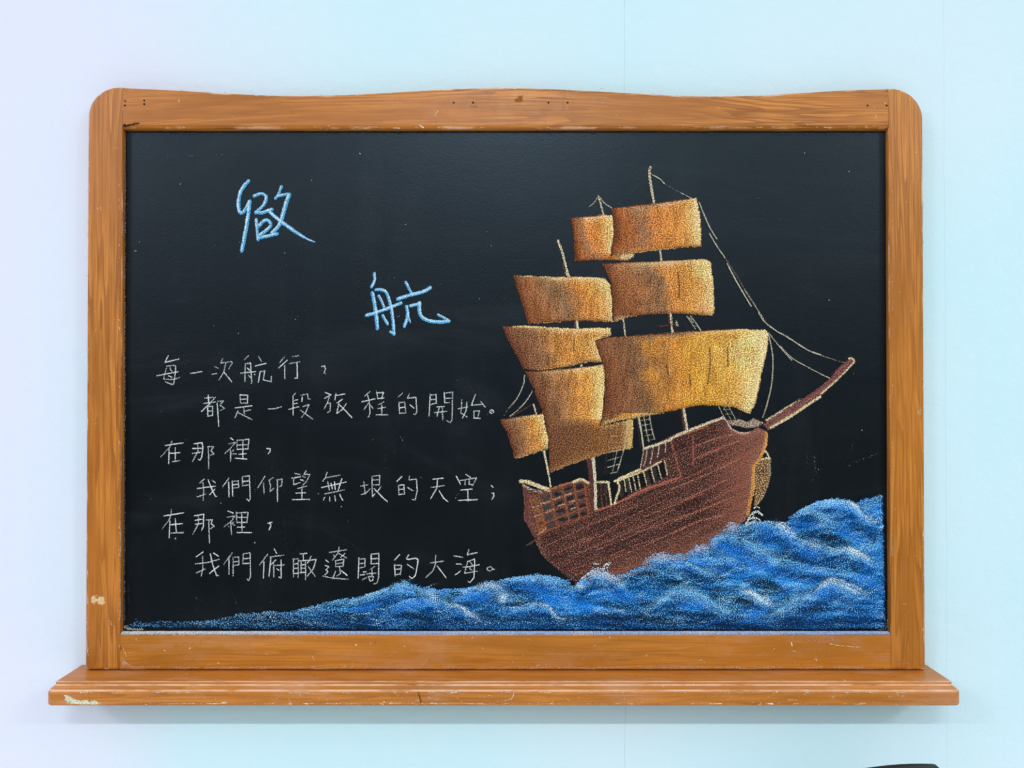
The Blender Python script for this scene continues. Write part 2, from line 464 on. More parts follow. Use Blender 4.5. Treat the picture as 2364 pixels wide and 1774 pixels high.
class Chalk:
    """two chalk layers on a fine grid in photo coordinates: rubbed film and loose grain"""
    def __init__(s, x0, y0, x1, y1, cell=2.0):
        s.cell = cell
        s.W = int((x1 - x0) / cell) + 1; s.H = int((y1 - y0) / cell) + 1
        s.x0, s.y0 = x0, y0
        s.X, s.Y = np.meshgrid(x0 + np.arange(s.W) * cell, y0 + np.arange(s.H) * cell)
        s.f = np.zeros((s.H, s.W, 4)); s.g = np.zeros((s.H, s.W, 4))
    def put(s, m, col, cov, layer, sl=None):
        a = s.g if layer == 2 else s.f
        if sl is not None: a = a[sl]
        col = lin(col) if isinstance(col, tuple) else col
        # chalk colour only replaces what lies beneath in proportion to what is there already
        k = np.where(a[..., 3] < 1e-4, 1.0, m)[..., None]
        a[..., :3] = np.where(m[..., None] > 1e-3, a[..., :3] * (1 - k) + col * k, a[..., :3])
        a[..., 3] = a[..., 3] * (1 - m) + np.maximum(cov, 0) * m
    def inside(s, poly):
        ins = np.zeros(s.X.shape, bool); n = len(poly)
        for i in range(n):
            (xa, ya), (xb, yb) = poly[i], poly[(i + 1) % n]
            if ya == yb: continue
            c = ((ya > s.Y) != (yb > s.Y)) & (s.X < (xb - xa) * (s.Y - ya) / (yb - ya) + xa)
            ins ^= c
        return ins
    def dist(s, pts, closed=False, sl=None):
        X = s.X if sl is None else s.X[sl]; Y = s.Y if sl is None else s.Y[sl]
        d = np.full(X.shape, 1e9); T = np.zeros(X.shape); n = len(pts)
        tot = 0; Ls = []
        rngi = range(n if closed else n - 1)
        for i in rngi:
            a, b = pts[i], pts[(i + 1) % n]; Ls.append(math.hypot(b[0] - a[0], b[1] - a[1]))
        tl = max(sum(Ls), 1e-6)
        for i in rngi:
            a, b = pts[i], pts[(i + 1) % n]
            vx, vy = b[0] - a[0], b[1] - a[1]; L2 = max(vx * vx + vy * vy, 1e-9)
            t = np.clip(((X - a[0]) * vx + (Y - a[1]) * vy) / L2, 0, 1)
            q = np.hypot(X - a[0] - t * vx, Y - a[1] - t * vy)
            k = q < d; d[k] = q[k]; T[k] = (tot + t[k] * Ls[i]) / tl
            tot += Ls[i]
        return d, T
    def window(s, pts, pad):
        xs = [p[0] for p in pts]; ys = [p[1] for p in pts]
        a = max(int((min(xs) - pad - s.x0) / s.cell), 0); b = min(int((max(xs) + pad - s.x0) / s.cell) + 2, s.W)
        c = max(int((min(ys) - pad - s.y0) / s.cell), 0); d = min(int((max(ys) + pad - s.y0) / s.cell) + 2, s.H)
        return (slice(c, max(d, c)), slice(a, max(b, a)))
    def line(s, pts, w, col, cov=0.85, layer=2, soft=1.0, smooth=True, fade=0.0, taper=0.0, wob=0.25):
        if smooth and len(pts) > 2: pts = curve(pts)
        sl = s.window(pts, w + soft * 2 + 2)
        if s.X[sl].size == 0: return
        d, T = s.dist(pts, False, sl)
        hw = w / 2 * (1 - taper * np.clip((T - 0.5) * 2, 0, 1)**1.5)
        if wob: hw = hw * (1 - wob + 2 * wob * fbm(s.X[sl], s.Y[sl], 7, 7, 5, 2))
        m = 1 - sstep(hw - soft, hw + soft, d)
        cv = cov * (1 - fade * np.abs(2 * T - 1)**3)
        s.put(m, col, cv, layer, sl)
    def blob(s, cx, cy, rx, ry, col, cov, layer=2, amt=1.0, rot=0.0):
        c_, s_ = cos(rot), sin(rot)
        dx, dy = s.X - cx, s.Y - cy
        q = np.hypot((dx * c_ + dy * s_) / rx, (-dx * s_ + dy * c_) / ry)
        q = q + 0.7 * (fbm(s.X, s.Y, 34, 12, 91, 3, rot) - 0.5)
        m = (1 - sstep(0.35, 1.15, q)) * amt
        a = s.g if layer == 2 else s.f
        m = np.where(a[..., 3] > 0.01, m, 0)
        s.put(m, col, cov, layer)
    def mesh(s, name, y, mat, parent, thr=0.02):
        cov = np.maximum(s.f[..., 3], s.g[..., 3])
        k = cov > thr
        q = k[:-1, :-1] | k[1:, :-1] | k[:-1, 1:] | k[1:, 1:]
        r, c = np.nonzero(q)
        idx = np.stack([r * s.W + c, (r + 1) * s.W + c, (r + 1) * s.W + c + 1, r * s.W + c + 1], 1)
        used, inv = np.unique(idx.ravel(), return_inverse=True)
        idx = inv.reshape(-1, 4)
        px, pz = P(s.X.ravel()[used], s.Y.ravel()[used], y)
        co = np.stack([px, np.full_like(px, y), pz], 1)
        me = bpy.data.meshes.new(name)
        me.vertices.add(len(co)); me.vertices.foreach_set('co', co.ravel())
        nf = len(idx)
        me.loops.add(nf * 4); me.loops.foreach_set('vertex_index', idx.ravel().astype(np.int32))
        me.polygons.add(nf); me.polygons.foreach_set('loop_start', np.arange(0, nf * 4, 4, dtype=np.int32))
        me.polygons.foreach_set('loop_total', np.full(nf, 4, np.int32))
        for nm, a in (('film', s.f), ('grain', s.g)):
            at = me.attributes.new(nm, 'FLOAT_COLOR', 'POINT')
            at.data.foreach_set('color', a.reshape(-1, 4)[used].astype(np.float32).ravel())
        me.update(); me.validate()
        return link(name, me, mat, parent)

LAYER = [0]
def next_y(base=BOARD_Y):
    LAYER[0] += 1
    return base - 0.0003 - 0.00012 * LAYER[0]

# ------------------------------------------------------------------ the poem and the title
WHITE = (226, 236, 238)
def circ(cx, cy, rx, ry, n=14, a0=0.3): return [(cx + rx * cos(a0 + 2 * pi * i / n), cy + ry * sin(a0 + 2 * pi * i / n)) for i in range(n + 1)]

F5 = 2212 / 416.0
T1, T2 = Zm(350, 805, F5), Zm(746, 805, F5)
T3, T4 = Zm(350, 990, F5), Zm(746, 990, F5)
T5, T6 = Zm(350, 1165, F5), Zm(746, 1165, F5)

L1 = [(T1, [
 [(205,85),(165,170),(335,130)], [(190,215),(165,300),(148,378),(275,380),(345,355)], [(190,215),(285,210),(295,235),(290,300),(270,430),(240,437),(165,408)],
 [(222,235),(250,285)], [(205,335),(250,352)], [(65,335),(200,308),(328,285)],
 [(475,305),(540,298),(618,282)],
 [(770,220),(820,245)], [(745,318),(800,305)], [(875,120),(848,180),(985,160),(990,180),(945,250)], [(910,185),(885,290),(825,390)], [(890,290),(985,410)],
 [(1190,88),(1135,140)], [(1150,190),(1145,410)], [(1150,190),(1215,178),(1230,420),(1222,428)], [(1175,240),(1210,275)], [(1185,325),(1220,362)], [(1095,303),(1280,283)],
 [(1262,316),(1268,322)], [(1310,95),(1350,160)], [(1270,215),(1405,183)], [(1335,275),(1310,415)], [(1335,285),(1390,275),(1370,385),(1470,408),(1468,340)],
 [(1630,105),(1570,175)], [(1665,145),(1560,238)], [(1632,205),(1635,370)], [(1722,102),(1805,88)], [(1685,188),(1820,162)], [(1785,180),(1790,365),(1755,365)],
 [(2085,220),(2125,215),(2135,250),(2115,305)]])]
L2 = [(T1, [
 [(655,610),(760,600)], [(695,570),(700,660)], [(635,675),(790,655)], [(780,600),(700,690),(610,775)], [(688,715),(690,830)], [(688,712),(748,710),(748,828)], [(700,770),(745,762)], [(690,830),(748,822)],
 [(805,670),(815,820),(825,955)], [(805,650),(880,645),(840,695),(895,735),(835,765)],
 [(1085,565),(1092,672)], [(1085,570),(1180,575),(1175,675)], [(1090,625),(1178,620)], [(1092,672),(1178,672)], [(1025,730),(1232,703)], [(1130,725),(1140,805)], [(1145,770),(1218,752)], [(1060,765),(1025,850)], [(1068,790),(1235,875)],
 [(1430,742),(1520,738),(1595,715)],
 [(1765,548),(1735,590),(1738,820)], [(1745,640),(1798,628)], [(1745,680),(1790,672)], [(1685,748),(1810,712)], [(1850,590),(1845,655)], [(1835,572),(1915,558),(1920,620),(1950,620)],
 [(1850,715),(1930,690),(1900,770),(1840,845)], [(1825,755),(1975,865)]]),
 (T2, [
 [(25,540),(98,568),(20,610)], [(75,590),(55,660),(10,745)], [(45,675),(90,668),(85,770),(55,785)], [(158,545),(145,635)], [(145,580),(265,558)], [(235,625),(170,668)], [(195,660),(168,797),(235,750),(285,675)], [(195,685),(275,765),(355,850)],
 [(575,528),(510,585)], [(545,570),(565,640),(570,690),(575,800),(555,845)], [(475,655),(635,618)], [(560,665),(500,750)], [(575,690),(612,735)], [(655,520),(670,612)], [(655,545),(740,540),(720,605)], [(670,615),(745,608)],
 [(745,655),(680,690)], [(668,738),(765,722)], [(718,690),(722,812)], [(650,812),(795,815)],
 [(975,548),(920,595)], [(930,665),(940,795)], [(930,665),(1000,660),(1015,790)], [(940,730),(1000,720)], [(940,795),(1015,790)], [(1060,555),(1035,612),(1140,600),(1150,780),(1130,812),(1110,805)], [(1065,690),(1115,732)],
 [(1315,565),(1300,835)], [(1315,572),(1385,565),(1390,670),(1320,688)], [(1320,628),(1385,622)], [(1485,535),(1492,665)], [(1485,550),(1590,535),(1582,880),(1560,908),(1518,885)], [(1490,612),(1580,608)], [(1495,668),(1550,662)],
 [(1395,718),(1490,712)], [(1362,790),(1525,770)], [(1425,722),(1400,832)], [(1462,722),(1470,885)],
 [(1700,628),(1700,700),(1690,790),(1765,840)], [(1765,655),(1755,760),(1710,855)], [(1650,742),(1775,718)], [(1870,562),(1820,695),(1950,685)], [(1935,655),(1990,720)], [(1850,765),(1855,850)], [(1850,770),(1920,765),(1895,850)], [(1850,855),(1928,858)],
 circ(2070,775,24,22), [(2062,778),(2080,770)]])]
L3 = [(T3, [
 [(170,208),(280,190),(388,175)], [(250,150),(225,225),(110,350)], [(215,255),(210,430)], [(290,235),(290,400)], [(230,302),(348,295)], [(250,408),(345,392)],
 [(525,185),(620,172),(630,230),(615,350),(595,385),(570,378)], [(565,190),(570,280),(500,405)], [(500,245),(620,240)], [(500,305),(600,290)], [(695,230),(700,360),(700,495)], [(685,222),(760,220),(730,270),(765,310),(715,330)],
 [(970,115),(1005,140)], [(945,190),(1030,165),(985,225),(900,305)], [(970,265),(970,402)], [(975,292),(1010,262)], [(985,310),(1040,308)], [(1048,135),(1050,250)], [(1048,145),(1195,130),(1185,245)], [(1050,200),(1180,198)], [(1050,255),(1185,248)], [(1120,145),(1120,360)], [(1070,315),(1160,308)], [(1025,362),(1172,375)],
 [(1415,245),(1455,245),(1455,280),(1430,312)]])]
L4 = [(T3, [
 [(645,620),(590,668)], [(630,660),(640,760),(632,880)], [(560,735),(790,705)], [(560,838),(665,802)], [(695,630),(735,735),(785,835),(800,832)], [(740,632),(785,668)], [(780,740),(710,815)],
 [(950,605),(870,715)], [(945,655),(950,838)], [(990,640),(995,828)], [(995,648),(1065,640),(1070,720),(1000,730)], [(995,690),(1065,682)], [(1115,590),(1115,700)], [(1115,590),(1200,578),(1210,860),(1195,888),(1168,865)], [(1118,650),(1200,640)], [(1118,702),(1200,690)],
 [(1390,585),(1305,725)], [(1375,665),(1380,800)], [(1495,600),(1440,635),(1460,700),(1455,775),(1500,730)], [(1545,640),(1545,895)], [(1530,630),(1605,620),(1595,700),(1570,715)],
 [(1755,550),(1825,565)], [(1720,608),(1830,590)], [(1745,605),(1742,690),(1825,660)], [(1895,520),(1870,560),(1945,562),(1900,650),(1855,695)], [(1850,580),(1885,600)], [(1825,625),(1865,640)],
 [(1790,735),(1905,705)], [(1770,792),(1890,785)], [(1845,740),(1845,860)], [(1725,872),(1940,868)]]),
 (T4, [
 [(48,540),(30,600),(-8,650)], [(35,603),(215,570)], [(-20,724),(285,655)], [(55,655),(75,750)], [(95,665),(115,745)], [(140,655),(150,745)], [(230,615),(185,755)], [(20,802),(150,775),(265,750)], [(20,840),(0,885)], [(80,840),(80,890)], [(142,820),(152,885)], [(203,808),(240,880)],
 [(500,648),(515,800)], [(460,708),(550,688)], [(465,808),(515,800),(575,740)], [(598,590),(605,835)], [(605,585),(695,575),(690,690)], [(610,632),(690,625)], [(610,690),(690,688)], [(605,835),(635,800)], [(625,735),(740,855),(790,895)], [(710,712),(670,770)],
 [(970,585),(905,648)], [(925,700),(930,810)], [(925,695),(990,690),(1000,800)], [(930,748),(995,742)], [(930,808),(1000,803)], [(1060,580),(1055,630),(1145,620),(1155,760),(1130,875),(1090,870)], [(1035,722),(1105,765)],
 [(1345,622),(1470,608)], [(1325,722),(1490,698)], [(1405,615),(1395,730),(1320,860)], [(1425,765),(1480,855),(1530,895)],
 [(1750,560),(1810,600)], [(1635,582),(1685,682)], [(1660,640),(1880,605),(1835,700)], [(1745,635),(1740,690)], [(1795,625),(1790,680),(1830,690)], [(1690,755),(1830,742)], [(1775,750),(1780,890)], [(1660,880),(1895,872)],
 [(2065,700),(2088,722)], [(2068,795),(2095,792),(2095,830),(2070,870)]])]
L5 = [(T5, [
 [(155,140),(260,125),(395,103)], [(243,62),(240,120),(215,190),(130,298)], [(225,205),(215,410)], [(290,175),(305,340)], [(235,250),(375,235)], [(235,352),(390,345)],
 [(525,140),(640,120),(635,270),(615,318)], [(575,145),(575,240),(505,365)], [(535,195),(630,180)], [(530,245),(625,232)], [(700,195),(705,340),(710,475)], [(670,190),(745,188),(730,235),(770,268),(720,300)],
 [(932,78),(1005,108)], [(922,158),(1020,142),(985,200),(890,275)], [(970,210),(982,370)], [(980,240),(1010,215)], [(985,235),(1020,258)], [(1040,90),(1045,228)], [(1045,105),(1185,98),(1170,220)], [(1045,160),(1180,158)], [(1050,222),(1170,220)], [(1105,108),(1110,340)], [(1050,280),(1145,278)], [(1050,345),(1228,345)],
 [(1430,232),(1480,218)], [(1445,225),(1465,255),(1442,312)]])]
L6 = [(T5, [
 [(635,582),(540,648)], [(625,630),(630,790),(608,882)], [(538,730),(700,710),(835,672)], [(545,842),(660,790)], [(720,605),(750,740),(800,878),(820,870)], [(758,595),(820,635)], [(825,755),(710,848)],
 [(995,590),(885,735)], [(950,670),(950,860)], [(1000,650),(1000,875)], [(1000,650),(1070,645),(1070,740),(1005,752)], [(1005,705),(1065,700)], [(1125,600),(1120,725)], [(1125,605),(1210,595),(1215,880),(1190,935),(1172,915)], [(1125,668),(1205,660)], [(1122,725),(1205,722)],
 [(1425,610),(1325,745)], [(1380,700),(1372,905)], [(1505,548),(1535,600)], [(1450,645),(1625,622)], [(1465,650),(1440,885)], [(1525,680),(1465,740)], [(1498,715),(1500,895)], [(1495,752),(1630,742)], [(1590,680),(1590,905),(1560,890)], [(1535,790),(1565,810)],
 [(1742,660),(1740,890)], [(1735,675),(1800,665),(1800,900)], [(1745,730),(1800,728)], [(1745,785),(1798,780)], [(1742,850),(1800,845)], [(1820,608),(1905,600)], [(1862,608),(1862,685)], [(1815,692),(1950,685)], [(1835,695),(1835,830)], [(1890,690),(1890,925)], [(1835,745),(1885,740)], [(1835,785),(1885,782)], [(1815,840),(1890,830)],
 [(1960,632),(1935,690),(1910,720)], [(1925,690),(2020,672),(1985,790),(1910,880)], [(1925,765),(2010,885)]]),
 (T6, [
 [(75,590),(290,555)], [(195,522),(185,590),(115,685)], [(190,600),(290,660)], [(265,605),(215,650)], [(125,620),(142,642)], [(150,690),(155,765)], [(150,690),(255,672),(245,755)], [(160,730),(245,715)], [(155,765),(245,758)], [(200,765),(212,850),(165,880)], [(155,818),(120,905)], [(225,815),(298,872)],
 [(28,680),(65,708)], [(25,750),(70,762),(35,805),(60,822),(20,870)], [(-5,880),(120,905),(310,918)],
 [(440,655),(430,905)], [(440,672),(515,665),(510,765),(450,780)], [(445,728),(510,720)], [(590,612),(590,730)], [(590,612),(685,602),(680,900),(660,965),(625,975)], [(590,668),(682,662)], [(590,730),(680,725)],
 [(490,830),(530,825)], [(455,865),(510,860)], [(480,925),(535,898)], [(635,762),(570,805)], [(530,852),(650,842)], [(600,800),(600,880)], [(555,885),(575,940),(610,930),(615,885),(560,885)],
 [(940,615),(875,685)], [(875,735),(885,880)], [(875,745),(965,748),(945,860)], [(885,798),(955,790)], [(885,862),(950,855)], [(1050,620),(1030,672),(1155,668),(1150,780),(1130,870),(1090,905),(1058,882)], [(1032,735),(1112,790)],
 [(1310,720),(1485,695)], [(1380,625),(1380,730),(1345,820),(1260,895)], [(1400,755),(1510,900)],
 [(1608,632),(1710,648)], [(1635,730),(1705,735)], [(1620,865),(1685,820)], [(1790,555),(1768,620),(1895,588)], [(1775,700),(1735,845),(1895,820)], [(1775,700),(1860,670),(1860,740),(1850,900),(1800,960),(1780,945)], [(1715,770),(1800,765),(1920,738)], [(1800,700),(1835,745)], [(1790,780),(1830,810)],
 circ(2045,790,32,24), [(2080,790),(2100,800)]])]

def write_line(spec, counts, label):
    line = bpy.data.objects.new('poem_line', None); COL.objects.link(line); line.parent = board
    line.matrix_parent_inverse = board.matrix_basis.inverted()
    tag(line, label)
    allp = [(z, s_) for z, ss in spec for s_ in ss]
    assert sum(counts) == len(allp), (label, sum(counts), len(allp))
    rr = random.Random(len(label)); k = 0; y = next_y()
    for cnt in counts:
        part = allp[k:k + cnt]; k += cnt
        pts = [q for z, s_ in part for q in z(s_)]
        xs = [p[0] for p in pts]; ys = [p[1] for p in pts]
        c = Chalk(min(xs) - 5, min(ys) - 5, max(xs) + 5, max(ys) + 5, 1.1)
        for z, s_ in part:
            q = z(s_)
            c.line(q, 2.0, (150, 165, 170), 0.42, 1, 1.0, smooth=len(s_) > 6, wob=0.2)
            c.line(q, 2.4, WHITE, rr.uniform(0.66, 0.94), 2, 0.8, smooth=len(s_) > 6, fade=0.15, wob=0.3)
        c.mesh('chalk_character', y, M_LINE, line)
for sp, ct, lb in ((L1, (6, 1, 5, 11, 6, 1), 'first line of the poem in thin white chalk'), (L2, (10, 9, 1, 8, 8, 12, 7, 11, 8, 2), 'second line of the poem in thin white chalk, indented'),
               (L3, (6, 6, 12, 1), 'third line of the poem, three characters and a comma'), (L4, (7, 9, 5, 10, 12, 10, 7, 4, 8, 2), 'fourth line of the poem in white chalk, indented'),
               (L5, (6, 6, 12, 2), 'fifth line of the poem, three characters and a comma'), (L6, (7, 9, 10, 16, 15, 14, 7, 3, 9, 2), 'last line of the poem just above the waves')):
    write_line(sp, ct, lb)

T7 = Zm(530, 400, 8.301); T8 = Zm(830, 620, 9.764)
TITLE1 = [([(365,150),(260,270),(190,430),(170,600),(190,730),(250,755),(330,650),(385,545)], 7.4, 0), ([(385,545),(370,700),(320,1050),(235,1490)], 7.6, 0),
 ([(475,440),(600,395),(690,430),(700,520),(640,630),(505,755)], 6.4, 0), ([(505,755),(640,755),(815,695)], 7.0, 0), ([(515,890),(525,1050),(545,1280)], 6.2, 0),
 ([(575,1010),(640,930),(720,900),(785,960),(760,1050),(570,1200)], 6.6, 0), ([(545,1250),(720,1210),(910,1165)], 6.8, 0), ([(995,260),(935,410),(880,490)], 5.6, 0),
 ([(930,440),(1100,405)], 6.0, 0), ([(1140,415),(1070,620),(1010,850),(930,1030),(810,1150)], 8.4, 0.2), ([(780,750),(900,860),(1060,980),(1300,1150),(1500,1270),(1640,1325)], 7.2, 0.75)]
TITLE2 = [([(335,110),(338,270),(265,420)], 5.8, 0), ([(290,560),(330,750),(380,1100),(405,1350)], 7.4, 0), ([(370,480),(520,490),(620,580),(690,800),(740,1050),(780,1490)], 6.4, 0), ([(690,1430),(780,1490)], 4.6, 0),
 ([(430,620),(490,720),(550,880)], 5.2, 0), ([(520,1060),(630,1260)], 5.6, 0), ([(155,1060),(400,990),(700,880),(935,780)], 6.6, 0), ([(1040,310),(1160,545)], 5.2, 0), ([(860,690),(1150,600),(1450,520),(1590,440)], 7.0, 0),
 ([(1060,860),(1085,1060),(1010,1310)], 6.4, 0), ([(1090,1080),(1145,1225)], 5.0, 0.6), ([(1145,845),(1340,805)], 6.2, 0), ([(1350,780),(1350,960),(1400,1090),(1520,1170),(1700,1205),(1900,1205),(2010,1190)], 7.2, 0), ([(1765,1045),(2000,1170)], 5.0, 0)]
def title(spec, z, off, label):
    pts = [q for s_, w, t in spec for q in z(s_)]
    xs = [p[0] for p in pts]; ys = [p[1] for p in pts]
    c = Chalk(min(xs) - 10, min(ys) - 10, max(xs) + 10, max(ys) + 10, 1.1)
    for s_, w, tp in spec:
        q = z(s_)
        c.line(q, w * 1.18, (58, 146, 206), 0.85, 1, 1.0, taper=tp, wob=0.15)
        c.line(q, w * 1.22, (104, 196, 242), 0.68, 2, 1.0, taper=tp, wob=0.15)
    for s_, w, tp in spec:
        q = [(a + off[0], b + off[1]) for a, b in z(s_)]
        c.line(q, w * 0.48, (218, 242, 250), 0.80, 2, 1.2, taper=tp, wob=0.7)
    tag(c.mesh('title_character', next_y(), M_THICK, board), label)
title(TITLE1, T7, (-1.6, -1.4), 'upper title character in thick light blue chalk')
title(TITLE2, T8, (1.2, -1.4), 'lower title character in thick light blue chalk')

# ------------------------------------------------------------------ the ship
S1, S2, S3, S4, S5, S6 = (Zm(a, b, 4.424) for a, b in ((1140, 370), (1500, 370), (1140, 720), (1500, 720), (1170, 1000), (1550, 1000)))
CREAM = (232, 220, 180)

def ramp(t, stops):
    xs = [s_[0] for s_ in stops]
    cs = np.array([lin(s_[1]) for s_ in stops])
    return np.stack([np.interp(t, xs, cs[:, k]) for k in range(3)], -1)

def paint_sail(poly, stops, seed, hi_r=14, hi_t=8, hi_amt=0.8, dark_l=8, dark_b=5, name='sail', parent=None, curl=(), extra=None, y=None):
    xs = [p[0] for p in poly]; ys = [p[1] for p in poly]
    c = Chalk(min(xs) - 6, min(ys) - 6, max(xs) + 6, max(ys) + 6, 1.6)
    ins = c.inside(poly)
    d, _ = c.dist(poly, True)
    sd = np.where(ins, d, -d)
    wobble = (fbm(c.X, c.Y, 9, 9, seed, 3) - 0.5) * 4.0 + (fbm(c.X, c.Y, 2.4, 2.4, seed + 21, 2) - 0.5) * 3.0
    m = sstep(-1.6, 2.0, sd + wobble)
    u = np.zeros(c.X.shape); v = np.zeros(c.X.shape); dr = np.full(c.X.shape, 1e3); dl = dr.copy(); dt = dr.copy(); db = dr.copy()
    for r in range(c.H):
        k = np.nonzero(ins[r])[0]
        if len(k):
            a, b = c.X[r, k[0]], c.X[r, k[-1]]
            u[r] = np.clip((c.X[r] - a) / max(b - a, 1), 0, 1); dr[r] = b - c.X[r]; dl[r] = c.X[r] - a
    for q in range(c.W):
        k = np.nonzero(ins[:, q])[0]
        if len(k):
            a, b = c.Y[k[0], q], c.Y[k[-1], q]
            v[:, q] = np.clip((c.Y[:, q] - a) / max(b - a, 1), 0, 1); dt[:, q] = c.Y[:, q] - a; db[:, q] = b - c.Y[:, q]
    n1 = fbm(c.X, c.Y, 60, 60, seed + 3, 3); n2 = fbm(c.X, c.Y, 6, 60, seed + 5, 3); n3 = fbm(c.X, c.Y, 22, 26, seed + 9, 3)
    t = np.clip(u + (n1 - 0.5) * 0.32 + (v - 0.5) * -0.10, 0, 1)
    col = ramp(t, stops)
    n4 = fbm(c.X, c.Y, 3.2, 26, seed + 13, 2, 0.12)
    col = col * (0.93 + 0.20 * n2 + 0.12 * (n3 - 0.5) + 0.16 * (n4 - 0.5))[..., None]
    film = col * np.array([0.60, 0.56, 0.55])
    c.put(m, film, 0.97, 1)
    gc = col * np.array([1.52, 1.58, 1.62])
    c.put(m, np.clip(gc, 0, 0.95), 0.58 + 0.24 * (n3 - 0.5) + 0.10 * (n2 - 0.5) + 0.22 * (n4 - 0.5), 2)
    # pale chalk rubbed along the lit edges
    e = np.maximum(0.94 * np.exp(-(np.maximum(dr, 0) / (hi_r * 1.5))**1.3), np.exp(-(np.maximum(dt, 0) / hi_t)**1.4) * sstep(0.08, 0.55, u)) * m
    e = np.clip(e * (0.55 + 0.9 * n3), 0, 1) * hi_amt * 1.25; e = np.clip(e, 0, 1)
    c.put(e * 0.9, lin((250, 234, 184)), 0.74, 2)
    c.put(e * 0.75, lin((182, 150, 96)), 0.97, 1)
    # brown outline in the shadow edges
    q = np.maximum(np.exp(-(np.maximum(dl, 0) / dark_l)**1.5), 0.8 * np.exp(-(np.maximum(db, 0) / dark_b)**1.6)) * m
    q = np.clip(q * (0.4 + 0.9 * n3), 0, 1)
    c.put(q * 0.8, lin((122, 70, 44)), 0.50, 2)
    c.put(q * 0.8, lin((84, 48, 34)), 0.97, 1)
    for ln in curl:
        c.line(ln, 2.0, (96, 72, 54), 0.36, 2, 1.8, fade=0.3); c.line(ln, 2.0, (84, 62, 46), 0.92, 1, 1.8)
    if extra: extra(c)
    return c.mesh(name, y if y else next_y(), M_CHALK, parent)

ORANGE = [(0, (136, 84, 54)), (0.15, (178, 110, 64)), (0.35, (166, 122, 86)), (0.55, (216, 140, 74)), (0.8, (234, 150, 76)), (1, (238, 180, 108))]
BROWN = [(0, (142, 90, 58)), (0.2, (160, 108, 70)), (0.45, (148, 114, 82)), (0.62, (206, 142, 74)), (0.85, (228, 158, 80)), (1, (234, 190, 120))]
GOLD = [(0, (120, 76, 54)), (0.10, (140, 92, 62)), (0.30, (136, 100, 70)), (0.42, (198, 140, 68)), (0.6, (230, 162, 68)), (0.82, (232, 170, 84)), (1, (242, 208, 142))]
DUN = [(0, (126, 82, 60)), (0.3, (148, 106, 74)), (0.6, (196, 140, 76)), (0.85, (216, 156, 78)), (1, (222, 182, 108))]

